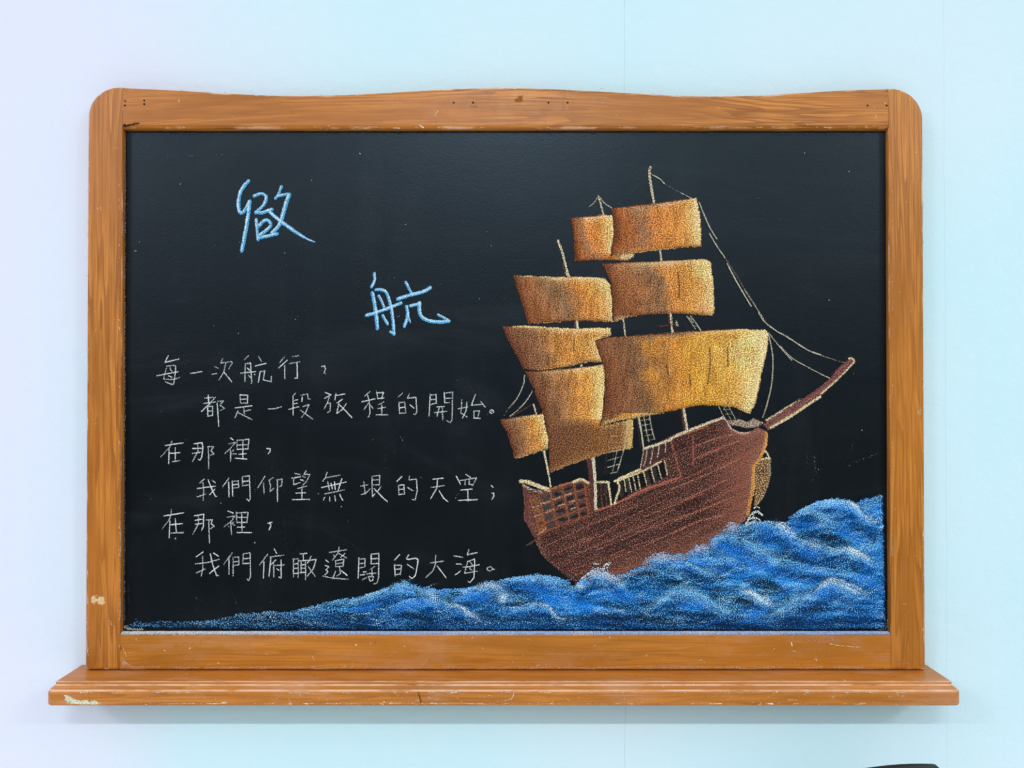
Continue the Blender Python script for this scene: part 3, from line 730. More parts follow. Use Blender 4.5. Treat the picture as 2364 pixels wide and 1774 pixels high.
# hull first: it carries the sails and ropes
def hull():
    poly5 = [(140,488),(230,560),(350,590),(430,575),(660,495),(760,468),(840,512),(920,500),(1040,502),(1072,720),(1100,722),(1150,560),(1105,488),(1230,425),(1360,368),(1378,300),(1392,160),(1460,131),
             (1660,31),(1850,-31),(2060,-101),(2200,-156),(2235,-135),(2290,-49),(2390,1),(2510,-29),(2560,-60),(2660,-19),(2656,60),(2630,161),(2580,261),(2528,345),(2526,500),(2510,650),(2481,800),(2440,890),
             (2300,1010),(2131,1120),(2061,1200),(1831,1300),(1650,1320),(1400,1420),(1200,1490),(950,1540),(750,1560),(700,1530),(560,1430),(440,1330),(350,1240),(290,1110),(310,1070),(230,950),(170,890),(178,750),(165,600)]
    poly = S5(poly5)
    xs = [p[0] for p in poly]; ys = [p[1] for p in poly]
    c = Chalk(min(xs) - 6, min(ys) - 10, max(xs) + 32, max(ys) + 6, 1.6)
    ins = c.inside(poly); d, _ = c.dist(poly, True); sd = np.where(ins, d, -d)
    m = sstep(-1.2, 1.6, sd + (fbm(c.X, c.Y, 8, 8, 3, 3) - 0.5) * 3)
    tilt = -0.42
    st = fbm(c.X, c.Y, 90, 5, 31, 3, tilt); n = fbm(c.X, c.Y, 50, 40, 33, 3); st2 = fbm(c.X, c.Y, 160, 14, 35, 2, tilt)
    # smooth rubbed brown towards bow, keel and stern
    bow = sstep(1610, 1740, c.X + (c.Y - 1100) * 0.12); keel = sstep(0, 1, (c.Y - (1330 - (c.X - 1290) * 0.42)) / 75.0)
    stern = 1 - sstep(1195, 1262, c.X - (c.Y - 1200) * 0.25)
    rub = np.clip(np.maximum(np.maximum(bow, keel * 0.9), stern * 0.75), 0, 1)
    film = lin((74, 46, 43)) * (0.72 + 0.62 * st)[..., None] * (1 - rub[..., None]) + lin((132, 86, 72)) * (0.80 + 0.4 * st)[..., None] * rub[..., None]
    c.put(m, film, 0.80 + 0.18 * rub + 0.15 * (st2 - 0.5), 1)
    gc = lin((168, 122, 106)) * (1 - rub[..., None]) + lin((156, 104, 84)) * rub[..., None]
    c.put(m, gc * (0.8 + 0.4 * n)[..., None], 0.40 + 0.24 * (st - 0.5) + 0.10 * (st2 - 0.5) + 0.08 * rub, 2)
    rim = np.exp(-(np.maximum(sd, 0) / 13.0)**1.4) * m * np.clip(bow + stern, 0, 1)
    c.put(rim * 0.7, lin((146, 100, 88)), 0.97, 1); c.put(rim * 0.6, lin((196, 150, 134)), 0.50, 2)
    PINK = (196, 132, 112); SAL = (188, 108, 92)
    # deck houses: dark interiors
    def area(pl, film_c, fcov, gr_c, gcov, soft=1.5):
        i2 = c.inside(pl); dd, _ = c.dist(pl, True); mm = sstep(-soft, soft, np.where(i2, dd, -dd))
        c.put(mm, film_c, fcov, 1); c.put(mm, gr_c, gcov, 2)
    area(S5([(1140,500),(1400,400),(1600,290),(1640,430),(1500,510),(1300,590),(1110,720)]), (30, 27, 30), 0.75, (120, 105, 100), 0.16)
    area(S5([(1400,160),(1640,90),(1650,230),(1370,350)]), (82, 56, 58), 0.9, (140, 105, 98), 0.22)
    area(S5([(920,510),(1035,510),(1065,730),(925,770)]), (48, 40, 42), 0.85, (120, 95, 88), 0.25)
    area(S5([(160,520),(230,600),(220,900),(320,1060),(280,1080),(175,880),(180,720)]), (112, 72, 68), 0.95, (150, 104, 92), 0.30)
    win = S5([(225,655),(440,585),(680,502),(790,500),(832,845),(620,915),(400,1005),(335,1035),(290,900)])
    area(win, (92, 74, 72), 0.95, (146, 122, 112), 0.28)
    rr = random.Random(4)
    cols = [[(232,655),(292,850),(338,1035)], [(328,640),(365,820),(402,1003)], [(442,585),(480,780),(522,958)], [(568,548),(605,740),(640,912)], [(680,502),(712,690),(745,872)], [(790,495),(815,680),(838,848)]]
    for i in range(5):
        for k in range(4):
            t0, t1 = (k + 0.22) / 4, (k + 0.80) / 4
            def at(cl, t):
                f = t * 2; a = int(min(f, 1)); f -= a
                return (cl[a][0] + (cl[a + 1][0] - cl[a][0]) * f, cl[a][1] + (cl[a + 1][1] - cl[a][1]) * f)
            pa, pb = at(cols[i], (t0 + t1) / 2), at(cols[i + 1], (t0 + t1) / 2)
            cx, cy = (pa[0] + pb[0]) / 2, (pa[1] + pb[1]) / 2
            dark = (44, 40, 44) if i > 1 else (88, 74, 74)
            if i == 0: dark = (150, 98, 52)
            (bx, by), = S5([(cx, cy)])
            for q in range(3):
                x_, y_ = bx + rr.uniform(-5, 5), by + rr.uniform(-4, 4)
                c.line([(x_ - 5, y_ + 2), (x_ + 5, y_ - 2)], rr.uniform(3, 6), dark, 0.9, 1, 2.0); c.line([(x_ - 5, y_ + 2), (x_ + 5, y_ - 2)], 4, (176, 120, 70) if i == 0 else (120, 104, 100), 0.5 if i == 0 else 0.14, 2, 2.0)
    for cl in cols:
        c.line(S5(cl), 5.0, (128, 72, 48), 0.95, 1, 1.2); c.line(S5(cl), 4.2, (176, 104, 66), 0.55, 2, 1.2)
    for rw in ([(232,655),(440,588),(680,502),(790,495)], [(262,762),(452,695),(700,600),(800,578)], [(288,858),(492,785),(725,690),(815,668)], [(315,955),(515,872),(745,780),(828,755)], [(338,1035),(530,950),(760,868),(840,845)]):
        c.line(S5(rw), 4.2, (118, 66, 46), 0.95, 1, 1.2); c.line(S5(rw), 3.4, (178, 108, 72), 0.55, 2, 1.2)
    for ds in ([(350,722),(440,697)], [(470,682),(550,652)], [(590,640),(660,618)], [(260,760),(330,745)], [(400,810),(470,780)], [(520,745),(590,725)], [(640,700),(690,690)], [(280,855),(350,830)], [(330,1030),(400,975)], [(650,780),(700,760)]):
        c.line(S5(ds), 3.4, (214, 172, 142), 0.7, 2, 1.0)
    c.line(S5([(840,520),(860,640),(870,790)]), 13, (112, 62, 42), 0.95, 1, 2); c.line(S5([(840,520),(860,640),(870,790)]), 12, (196, 128, 76), 0.42, 2, 2)
    for q in ([(960,515),(975,750)], [(1000,510),(1025,740)], [(925,640),(1050,610)]): c.line(S5(q), 4, (128, 92, 84), 0.5, 2, 1.2)
    # planks
    for q in ([(405,1150),(900,920),(1330,740)], [(740,1095),(960,1050),(1200,890),(1600,690)], [(465,1250),(640,1170),(860,1090)], [(630,1265),(1100,1080),(1400,940),(1700,780)],
              [(640,1405),(1000,1280),(1200,1190)], [(1020,1310),(1500,1110),(1900,920),(2220,830)], [(700,1450),(830,1400)], [(1250,1160),(1600,1060),(1900,920)], [(1320,1010),(1500,960),(1950,790),(2230,690)],
              [(1200,690),(1500,560),(1800,470),(2100,330)], [(1400,860),(1700,740),(2000,620)], [(900,1200),(1300,1040),(1600,900)]):
        c.line(S5(q), 2.6, PINK, 0.58, 2, 0.9, wob=0.4)
    for q in ([(0,910),(300,790),(630,650)], [(0,1040),(250,920),(540,840)], [(0,570),(300,450),(685,270)], [(240,260),(450,170),(690,85)], [(100,700),(350,580),(560,480)], [(250,130),(500,40),(640,20)]):
        c.line(S6(q), 2.6, PINK, 0.66, 2, 0.9, wob=0.4)
    for q in range(26):      # bow planks bend round
        x_ = rr.uniform(600, 800); y_ = rr.uniform(120, 800)
        c.line(S6([(x_, y_), (x_ - 40, y_ + 60), (x_ - 70, y_ + 150)]), 2.4, (170, 104, 84), 0.5, 2, 1.2)
    c.line(S5([(905,800),(1050,745),(1200,680),(1400,580),(1770,455)]), 4.4, SAL, 0.82, 2, 1.0)
    for q in ([(1680,90),(1730,270),(1775,440)], [(1900,30),(1905,180),(1900,330)], [(1900,270),(2212,145)], [(1660,60),(1860,0),(2050,-70)]): c.line(S5(q), 3.6, SAL, 0.70, 2, 1.0)
    c.line(S5([(1655,260),(1700,440)]), 9, (206, 172, 120), 0.35, 2, 2)
    # pale rails
    c.line(S5([(142,490),(200,497),(300,535),(425,578)]), 9.0, CREAM, 0.82, 2, 1.6); c.line(S5([(170,535),(260,580),(350,602)]), 6.0, (205, 190, 178), 0.62, 2, 1.6)
    c.line(S5([(430,580),(560,530),(670,498)]), 4.0, (204, 130, 92), 0.75, 2, 1.0)
    c.line(S5([(675,502),(760,474),(840,512)]), 6.0, CREAM, 0.8, 2, 1.2); c.line(S5([(920,502),(1040,500)]), 5, CREAM, 0.78, 2, 1.2); c.line(S5([(1036,505),(1050,600),(1068,725)]), 5.4, CREAM, 0.8, 2, 1.2)
    c.line(S5([(1105,490),(1230,430),(1362,372)]), 5.6, CREAM, 0.85, 2, 1.2); c.line(S5([(1130,492),(1400,385),(1572,292)]), 4.0, CREAM, 0.8, 2, 1.0); c.line(S5([(1130,490),(1150,560),(1120,660),(1102,720)]), 5.4, CREAM, 0.82, 2, 1.2)
    for q in ([(1200,470),(1215,600)], [(1245,460),(1275,600)], [(1290,450),(1320,585)], [(1338,430),(1362,570)], [(1395,400),(1435,540)], [(1470,355),(1510,500)], [(1540,320),(1580,470)], [(1612,285),(1640,430)]):
        c.line(S5(q), 3.0, CREAM, 0.72, 2, 0.9)
    for q in ([(1160,500),(1175,640)], [(1225,480),(1245,600)], [(1420,400),(1460,530)], [(1495,350),(1535,490)]): c.line(S5(q), 6, (120, 112, 110), 0.5, 1, 3)
    for q in ([(1395,165),(1390,220),(1365,350)], [(1432,150),(1420,260),(1395,340)], [(1492,140),(1480,240),(1465,310)], [(1556,118),(1548,200),(1535,250)], [(1625,95),(1620,200)]): c.line(S5(q), 2.8, (222, 206, 182), 0.72, 2, 0.9)
    c.line(S5([(1405,160),(1640,80),(1740,22),(1880,-33),(2060,-103),(2205,-155)]), 6.6, (226, 216, 188), 0.80, 2, 1.4)
    c.line(S4([(740,1085),(785,1112),(830,1190),(930,1240),(1010,1240)]), 3.8, (222, 190, 176), 0.8, 2, 1.0)
    area(S4([(775,1105),(830,1112),(900,1095),(1000,1122),(1060,1085),(1120,1112),(1168,1132),(1100,1180),(1000,1192),(900,1172),(840,1165)]), (96, 76, 70), 0.9, (212, 194, 176), 0.58)
    # golden stem and the pale anchor bed beyond it
    area(S6([(915,268),(1005,260),(1010,400),(985,520),(930,660),(870,745),(835,790),(850,640),(858,400),(860,340)]), (104, 68, 50), 0.92, (226, 196, 142), 0.47, 2.0)
    c.line(S6([(1006,262),(1008,400),(985,520),(930,660),(868,745)]), 5.0, (208, 190, 160), 0.6, 2, 1.8); c.line(S6([(905,275),(960,258),(1006,262)]), 4.6, CREAM, 0.75, 2, 1.2)
    c.line(S6([(958,178),(985,225),(1000,262)]), 4.0, CREAM, 0.8, 2, 1.0); c.line(S6([(880,358),(1000,352)]), 2.6, (190, 170, 150), 0.5, 2, 1.0); c.line(S6([(900,310),(960,290)]), 8, (96, 66, 60), 0.9, 1, 2.5); c.line(S6([(890,400),(950,395)]), 12, (90, 58, 44), 0.6, 1, 4)
    for q in (S6([(972,5),(960,120),(915,240),(840,345)]), S6([(838,345),(832,500),(812,660),(782,830)])):
        c.line(q, 7.6, (160, 104, 50), 0.95, 1, 1.8); c.line(q, 7.2, (232, 168, 86), 0.66, 2, 1.6)
    c.line(S6([(850,360),(850,500),(835,640)]), 3.0, (236, 210, 150), 0.7, 2, 1.2); c.line(S6([(978,10),(970,110),(940,200)]), 2.6, (240, 214, 150), 0.7, 2, 1.0)
    c.line(S5([(205,1145),(300,1090)]), 5.0, (118, 84, 78), 0.8, 1, 1.5); c.line(S5([(205,1145),(300,1090)]), 4.0, (140, 104, 92), 0.3, 2, 1.5)
    return c.mesh('ship_drawing', next_y(), M_CHALK, board)
ship = hull()
tag(ship, 'chalk drawing of a three-masted sailing ship, reddish brown planked hull')

def bowsprit():
    poly = S4([(1150,1150),(1300,1050),(1500,930),(1750,755),(1850,665),(1930,572),(2030,482),(2060,465),(2095,495),(2085,535),(1900,725),(1750,860),(1500,1035),(1300,1165),(1205,1215)])
    c = Chalk(1500 + 1120 / 4.424, 720 + 440 / 4.424, 1500 + 2120 / 4.424, 720 + 1240 / 4.424, 1.5)
    ins = c.inside(poly); d, _ = c.dist(poly, True); m = sstep(-1.2, 1.6, np.where(ins, d, -d))
    st = fbm(c.X, c.Y, 60, 4, 51, 3, -0.62)
    c.put(m, lin((124, 80, 78)) * (0.75 + 0.5 * st)[..., None], 0.97, 1)
    c.put(m, lin((182, 130, 122)), 0.36 + 0.4 * (st - 0.5), 2)
    for q, w, cv in (([(1190,1110),(1350,1010),(1530,900)], 5.2, 0.7), ([(1240,1185),(1450,1062),(1600,960),(1745,868)], 6.6, 0.78), ([(1750,838),(1920,690),(2088,515)], 4.2, 0.78), ([(2035,480),(2062,470),(2090,500)], 4.6, 0.75), ([(1480,935),(1550,890)], 4, 0.5)):
        c.line(S4(q), w, CREAM, cv, 2, 1.4)
    for q in ([(1850,640),(1960,545)], [(1880,630),(2000,520)]): c.line(S4(q), 3, (140, 84, 78), 0.5, 2, 1.2)
    tag(c.mesh('bowsprit', next_y(), M_CHALK, ship), 'long maroon bowsprit edged in cream')
bowsprit()

# masts behind the sails
def masts():
    MA = (96, 62, 60)
    def group(label, cream, dark=(), extra=()):
        yb = next_y()
        items = [('d', it) for it in dark] + [('c', it) for it in cream] + [('x', it) for it in extra]
        def near(a, b):
            pa, pb = [curve(t[1][0](t[1][1])) for t in (a, b)]
            return min(math.hypot(u[0] - v[0], u[1] - v[1]) for u in pa for v in pb) < 14
        left = items[:]
        while left:
            cl = [left.pop(0)]; grown = True
            while grown:
                grown = False
                for it in left[:]:
                    if any(near(it, b) for b in cl): cl.append(it); left.remove(it); grown = True
            cl.sort(key=lambda t: 'dcx'.index(t[0]))
            pts = [p for _, it in cl for p in it[0](it[1])]
            xs = [p[0] for p in pts]; ys = [p[1] for p in pts]
            c = Chalk(min(xs) - 8, min(ys) - 8, max(xs) + 8, max(ys) + 8, 1.4)
            for kd, it in cl:
                z, q, w = it[:3]
                if kd == 'd': c.line(z(q), w, MA, 0.92, 1, 1.5); c.line(z(q), w, (150, 108, 98), 0.25, 2, 1.5)
                elif kd == 'c': c.line(z(q), w, (120, 104, 92), 0.6, 1, 1.0); c.line(z(q), w, (226, 218, 190), it[3], 2, 1.0)
                else: c.line(z(q), w, it[3], it[4], 1, 1.6); c.line(z(q), w, it[5], it[6], 2, 1.4)
            tag(c.mesh('mast', yb, M_CHALK, ship), label)
    group('foremost mast rising through three sails', [(S1, [(1600,75),(1590,140),(1612,300),(1638,445)], 6.6, 0.72), (S1, [(1585,95),(1600,80)], 5, 0.6), (S1, [(1695,905),(1713,1035)], 5.4, 0.72), (S3, [(1803,5),(1825,215)], 5.4, 0.78), (S3, [(1940,990),(1975,1200)], 6.0, 0.78)],
          [(S3, [(1780,20),(1795,150)], 5), (S3, [(1925,1000),(1950,1195)], 8)], [(S3, [(1690,148),(1870,130)], 4.6, (112, 60, 54), 0.9, (140, 80, 70), 0.35), (S3, [(1862,100),(1875,140)], 6, (120, 110, 100), 0.4, (214, 206, 192), 0.6)])
    group('short mast top between the two highest sails', [(S1, [(1066,362),(1095,460),(1122,560)], 4.4, 0.72), (S3, [(1320,70),(1345,250)], 4.2, 0.74)])
    group('aft mast standing on the deck, cream with a maroon side', [(S1, [(655,820),(700,950),(765,1195)], 5.6, 0.76), (S1, [(745,1150),(768,1195)], 7, 0.7), (S3, [(848,80),(856,180)], 6.4, 0.8), (S3, [(880,478),(900,575)], 5.4, 0.74), (S5, [(885,255),(903,520),(907,775)], 7.0, 0.80), (S3, [(1012,1490),(1032,1659)], 7.0, 0.78)],
          [(S1, [(705,1080),(740,1195)], 6), (S3, [(828,90),(832,175)], 6), (S5, [(840,280),(862,480),(880,775)], 12), (S3, [(980,1500),(990,1659)], 11)],
          [(S3, [(780,560),(880,520),(950,510)], 7, (92, 62, 60), 0.95, (140, 100, 92), 0.2), (S3, [(930,515),(950,512)], 6, (120, 100, 92), 0.5, (210, 196, 176), 0.7)])
    group('thin stern mast', [(S3, [(515,1425),(560,1655)], 4.0, 0.78), (S5, [(375,188),(410,330),(450,550)], 4.0, 0.78), (S3, [(405,945),(435,1045)], 4.0, 0.74)])
masts()

def sails():
    def B(c):
        c.line(S1([(1180,1000),(1310,985),(1400,970)]), 10, (206, 128, 66), 0.6, 2, 2.0); c.line(S1([(1320,990),(1410,970)]), 11, CREAM, 0.66, 2, 2.2)
    specs = [
     ('D', S1([(200,1180),(350,1185),(600,1195),(900,1195),(1130,1200),(1185,1270),(1210,1450),(1212,1640),(1250,1652),(1000,1645),(850,1638),(600,1660),(350,1678),(300,1500),(240,1330)]), BROWN, 11, 12, 7, (), None),
     ('B', S1([(785,588),(950,580),(1120,556),(1205,572),(1224,640),(1225,750),(1195,985),(1310,968),(1415,952),(1405,1010),(1340,1030),(1180,1018),(1000,1025),(825,1032),(815,800)]), ORANGE, 21, 9, 10, (), B),
     ('C', S1([(1108,1062),(1300,1045),(1700,1030),(2000,1015),(2120,1010),(2193,1022),(2213,1042),(2238,1200),(2248,1400),(2253,1562),(2223,1588),(1993,1572),(1793,1566),(1500,1582),(1350,1610),(1250,1650),(1222,1640),(1210,1450),(1195,1250),(1150,1150)]), BROWN, 31, 15, 11, (S1([(1880,1150),(1895,1280),(1890,1400)]),), None),
     ('A', S1([(1198,492),(1320,480),(1640,440),(2010,392),(2065,385),(2095,480),(2115,700),(2120,882),(1900,895),(1600,930),(1400,960),(1200,985),(1195,900),(1225,750),(1220,620)]), ORANGE, 41, 12, 8, (), None),
     ('E', S3([(85,150),(300,140),(600,160),(850,175),(1000,165),(1190,170),(1200,245),(1060,285),(1060,380),(1105,515),(950,515),(770,560),(450,600),(310,590),(230,450),(150,300)]), DUN, 51, 9, 9, (S3([(820,280),(815,400)]),), None),
     ('F', S3([(320,612),(500,600),(770,576),(1000,556),(1115,535),(1140,650),(1130,800),(1115,1000),(1090,1160),(1170,1155),(1350,1110),(1425,1095),(1420,1250),(1415,1385),(1330,1412),(1170,1440),(1000,1490),(760,1570),(570,1650),(565,1400),(540,1200),(490,1000),(400,780)]), DUN, 61, 9, 8, (), 'F'),
     ('H', S3([(60,1105),(200,1075),(400,1050),(500,1045),(525,1150),(560,1320),(550,1400),(400,1450),(215,1505),(190,1400),(130,1230)]), DUN, 71, 7, 7, (), None),
     ('G', S3([(1025,292),(1200,256),(1500,240),(1800,210),(2140,190),(2530,175),(2780,186),(2805,220),(2792,400),(2743,600),(2703,800),(2663,960),(2620,1040),(2570,1032),(2480,985),(2293,960),(2093,955),(1943,990),(1700,1040),(1500,1080),(1300,1112),(1090,1162),(1120,950),(1142,700),(1110,530),(1060,380)]), GOLD, 81, 22, 7,
        (S4([(612,370),(618,520),(592,740)]), S4([(795,380),(800,560)]), S4([(175,540),(185,640)]), S4([(400,640),(420,760)])), None)]
    labels = {'A': 'topmost and foremost sail, bright orange', 'B': 'small orange sail left of the topmost one', 'C': 'second sail from the top on the foremast', 'D': 'upper sail on the aft mast',
              'E': 'middle sail on the aft mast, tapering to the left', 'F': 'tall brown lower sail on the aft mast', 'G': 'largest golden sail at the front of the ship', 'H': 'small sail hanging at the stern'}
    for nm, poly, st, sd, hr, ht, curl, ex in specs:
        extra = ex
        if ex == 'F':
            def extra(c):
                # lower part in shade-brown chalk, cream strip on the right
                pl = S3([(560,1180),(900,1120),(1100,1165),(1350,1110),(1340,1400),(1170,1440),(760,1570),(570,1650)])
                i2 = c.inside(pl); dd, _ = c.dist(pl, True); mm = sstep(-14, 16, np.where(i2, dd, -dd)) * 0.75
                mm = np.where(c.g[..., 3] > 0.05, mm, 0)
                c.put(mm, lin((104, 68, 48)), 0.97, 1); c.put(mm, lin((168, 118, 82)), 0.42, 2)
                c.line(S3([(1388,1115),(1390,1250),(1378,1385)]), 13, (224, 198, 130), 0.62, 2, 3)
                # shrouds drawn over the cloth
                for q in ([(1175,1150),(1160,1400)], [(1240,1140),(1235,1330)], [(1290,1130),(1285,1330)]): c.line(S3(q), 3, (110, 76, 64), 0.6, 2, 1.2)
                for q in ([(1200,1212),(1350,1195)], [(1190,1275),(1345,1262)], [(1175,1340),(1340,1330)], [(1165,1395),(1330,1380)]): c.line(S3(q), 2.6, (190, 160, 140), 0.6, 2, 1.0)
        o = paint_sail(poly, st, sd, hr, ht, parent=ship, curl=curl, extra=extra)
        tag(o, labels[nm])
sails()

def rigging():
    RC = (222, 222, 200); BR = (140, 96, 88); cur = []
    def draw(items, name, y):
        pts = [p for z, q, *_ in items for p in z(q)]
        xs = [p[0] for p in pts]; ys = [p[1] for p in pts]
        c = Chalk(min(xs) - 6, min(ys) - 6, max(xs) + 6, max(ys) + 6, 1.3)
        for z, q, w, cv, col in items:
            c.line(z(q), w * 0.74, col, cv, 2, 0.9, wob=0.35); c.line(z(q), w * 0.6, tuple(int(v * 0.6) for v in col), cv * 0.6, 1, 0.9)
        c.mesh(name, y, M_LINE, ship)
    yy = [next_y(), next_y(), next_y()]; cnt = [0]
    def r(z, q, w=3.2, cv=0.72, col=RC):
        cnt[0] += 1
        draw([(z, q, w, cv, col)], 'rope', yy[cnt[0] % 3])
    def lad(z, q, w=3.2, cv=0.72, col=RC): cur.append((z, q, w, cv, col))
    def flush():
        draw(cur, 'rope_ladder', yy[0]); cur.clear()
    r(S1, [(1615,150),(1690,188),(1742,240)], 3.6); r(S1, [(1742,240),(1900,330)], 2.0, 0.42); r(S1, [(1900,330),(2030,395)], 3.0)
    r(S1, [(1565,120),(1480,250),(1350,380),(1270,460)], 3.0, 0.42, BR); r(S1, [(1065,375),(1020,440),(975,475)], 3.0); r(S1, [(1085,385),(1130,440),(1207,490)], 3.2)
    r(S1, [(650,830),(450,1000),(270,1150)], 2.2, 0.22, (130, 140, 145)); r(S1, [(690,860),(900,1040),(1100,1170)], 2.4, 0.30, BR); r(S1, [(210,1340),(160,1500),(110,1620)], 3.0, 0.22, BR)
    r(S2, [(505,430),(560,570),(620,700),(685,805)], 3.8); r(S2, [(610,750),(680,870),(770,1000)], 4.0); r(S2, [(790,1055),(870,1210),(950,1350),(1035,1490)], 4.0, 0.76)
    r(S2, [(770,1000),(900,1200),(1000,1380),(1100,1530),(1180,1650)], 4.2, 0.46, (186, 150, 138)); r(S2, [(960,1310),(1060,1460),(1160,1620)], 3.4, 0.6)
    r(S4, [(1110,5),(1180,110),(1300,200),(1400,255)], 4.2, 0.7); r(S4, [(1400,255),(1500,320),(1620,395),(1748,442)], 4.2, 0.72); r(S4, [(1745,445),(1880,490),(2000,525)], 2.8, 0.5)
    r(S4, [(1215,215),(1320,350),(1450,495)], 3.6, 0.66); r(S4, [(1330,350),(1450,470),(1620,570),(1835,680)], 3.0, 0.72); r(S4, [(1215,230),(1255,450),(1250,700),(1210,900),(1155,1080)], 4.2, 0.66); r(S4, [(1180,1000),(1185,1080)], 4, 0.4, BR)
    r(S3, [(315,650),(300,750),(240,880),(150,990)], 3.6); r(S3, [(395,810),(340,900),(260,990),(165,1070)], 3.6); r(S3, [(402,940),(300,1000),(200,1062)], 3.6, 0.6, (150, 96, 60)); r(S3, [(150,990),(90,1080)], 2.6, 0.4); r(S3, [(410,950),(470,1010)], 3, 0.4, (130, 84, 60))
    # shrouds with ratlines
    lad(S3, [(1480,1080),(1510,1250),(1530,1390)], 5.4, 0.74); lad(S3, [(1462,1085),(1500,1390)], 4, 0.5, (110, 82, 78)); lad(S3, [(1530,1058),(1555,1200),(1585,1330)], 3.0); lad(S3, [(1585,1042),(1610,1180),(1640,1300)], 3.2)
    for q in ([(1500,1110),(1600,1098)], [(1515,1162),(1610,1145)], [(1530,1215),(1620,1200)], [(1540,1268),(1630,1255)], [(1560,1320),(1640,1300)]): lad(S3, q, 2.4, 0.7)
    flush()
    lad(S3, [(1365,1130),(1345,1300),(1330,1400),(1265,1620)], 3.4); lad(S3, [(1160,1400),(1130,1650)], 4, 0.4, BR); lad(S3, [(1225,1430),(1200,1650)], 2.4, 0.5, BR); lad(S3, [(1258,1430),(1215,1630)], 2.8, 0.66)
    for q in ([(1165,1520),(1300,1480)], [(1160,1592),(1270,1560)], [(1190,1652),(1260,1636)], [(1165,1440),(1325,1405)]): lad(S3, q, 2.8, 0.68)
    flush()
    lad(S3, [(1972,45),(2060,178)], 3.4, 0.6); lad(S3, [(2008,42),(2060,110),(2112,188)], 3.8, 0.7); lad(S3, [(1920,60),(1985,180)], 3, 0.35, BR)
    for q in ([(1985,70),(2030,75)], [(2010,105),(2060,110)], [(2035,145),(2080,148)], [(1990,60),(2040,110)]): lad(S3, q, 2.6, 0.6)
    flush()
    lad(S4, [(705,968),(740,1040),(780,1110)], 2.6); lad(S4, [(750,968),(830,1105)], 2.4, 0.6); lad(S4, [(800,955),(840,1030),(875,1098)], 2.6); lad(S4, [(675,980),(715,1075)], 3, 0.4, BR); lad(S4, [(925,1030),(915,1090)], 4, 0.5, (130, 70, 56))
    for q in ([(750,1000),(815,998)], [(765,1050),(845,1045)]): lad(S4, q, 2.6, 0.6)
    flush()
rigging()

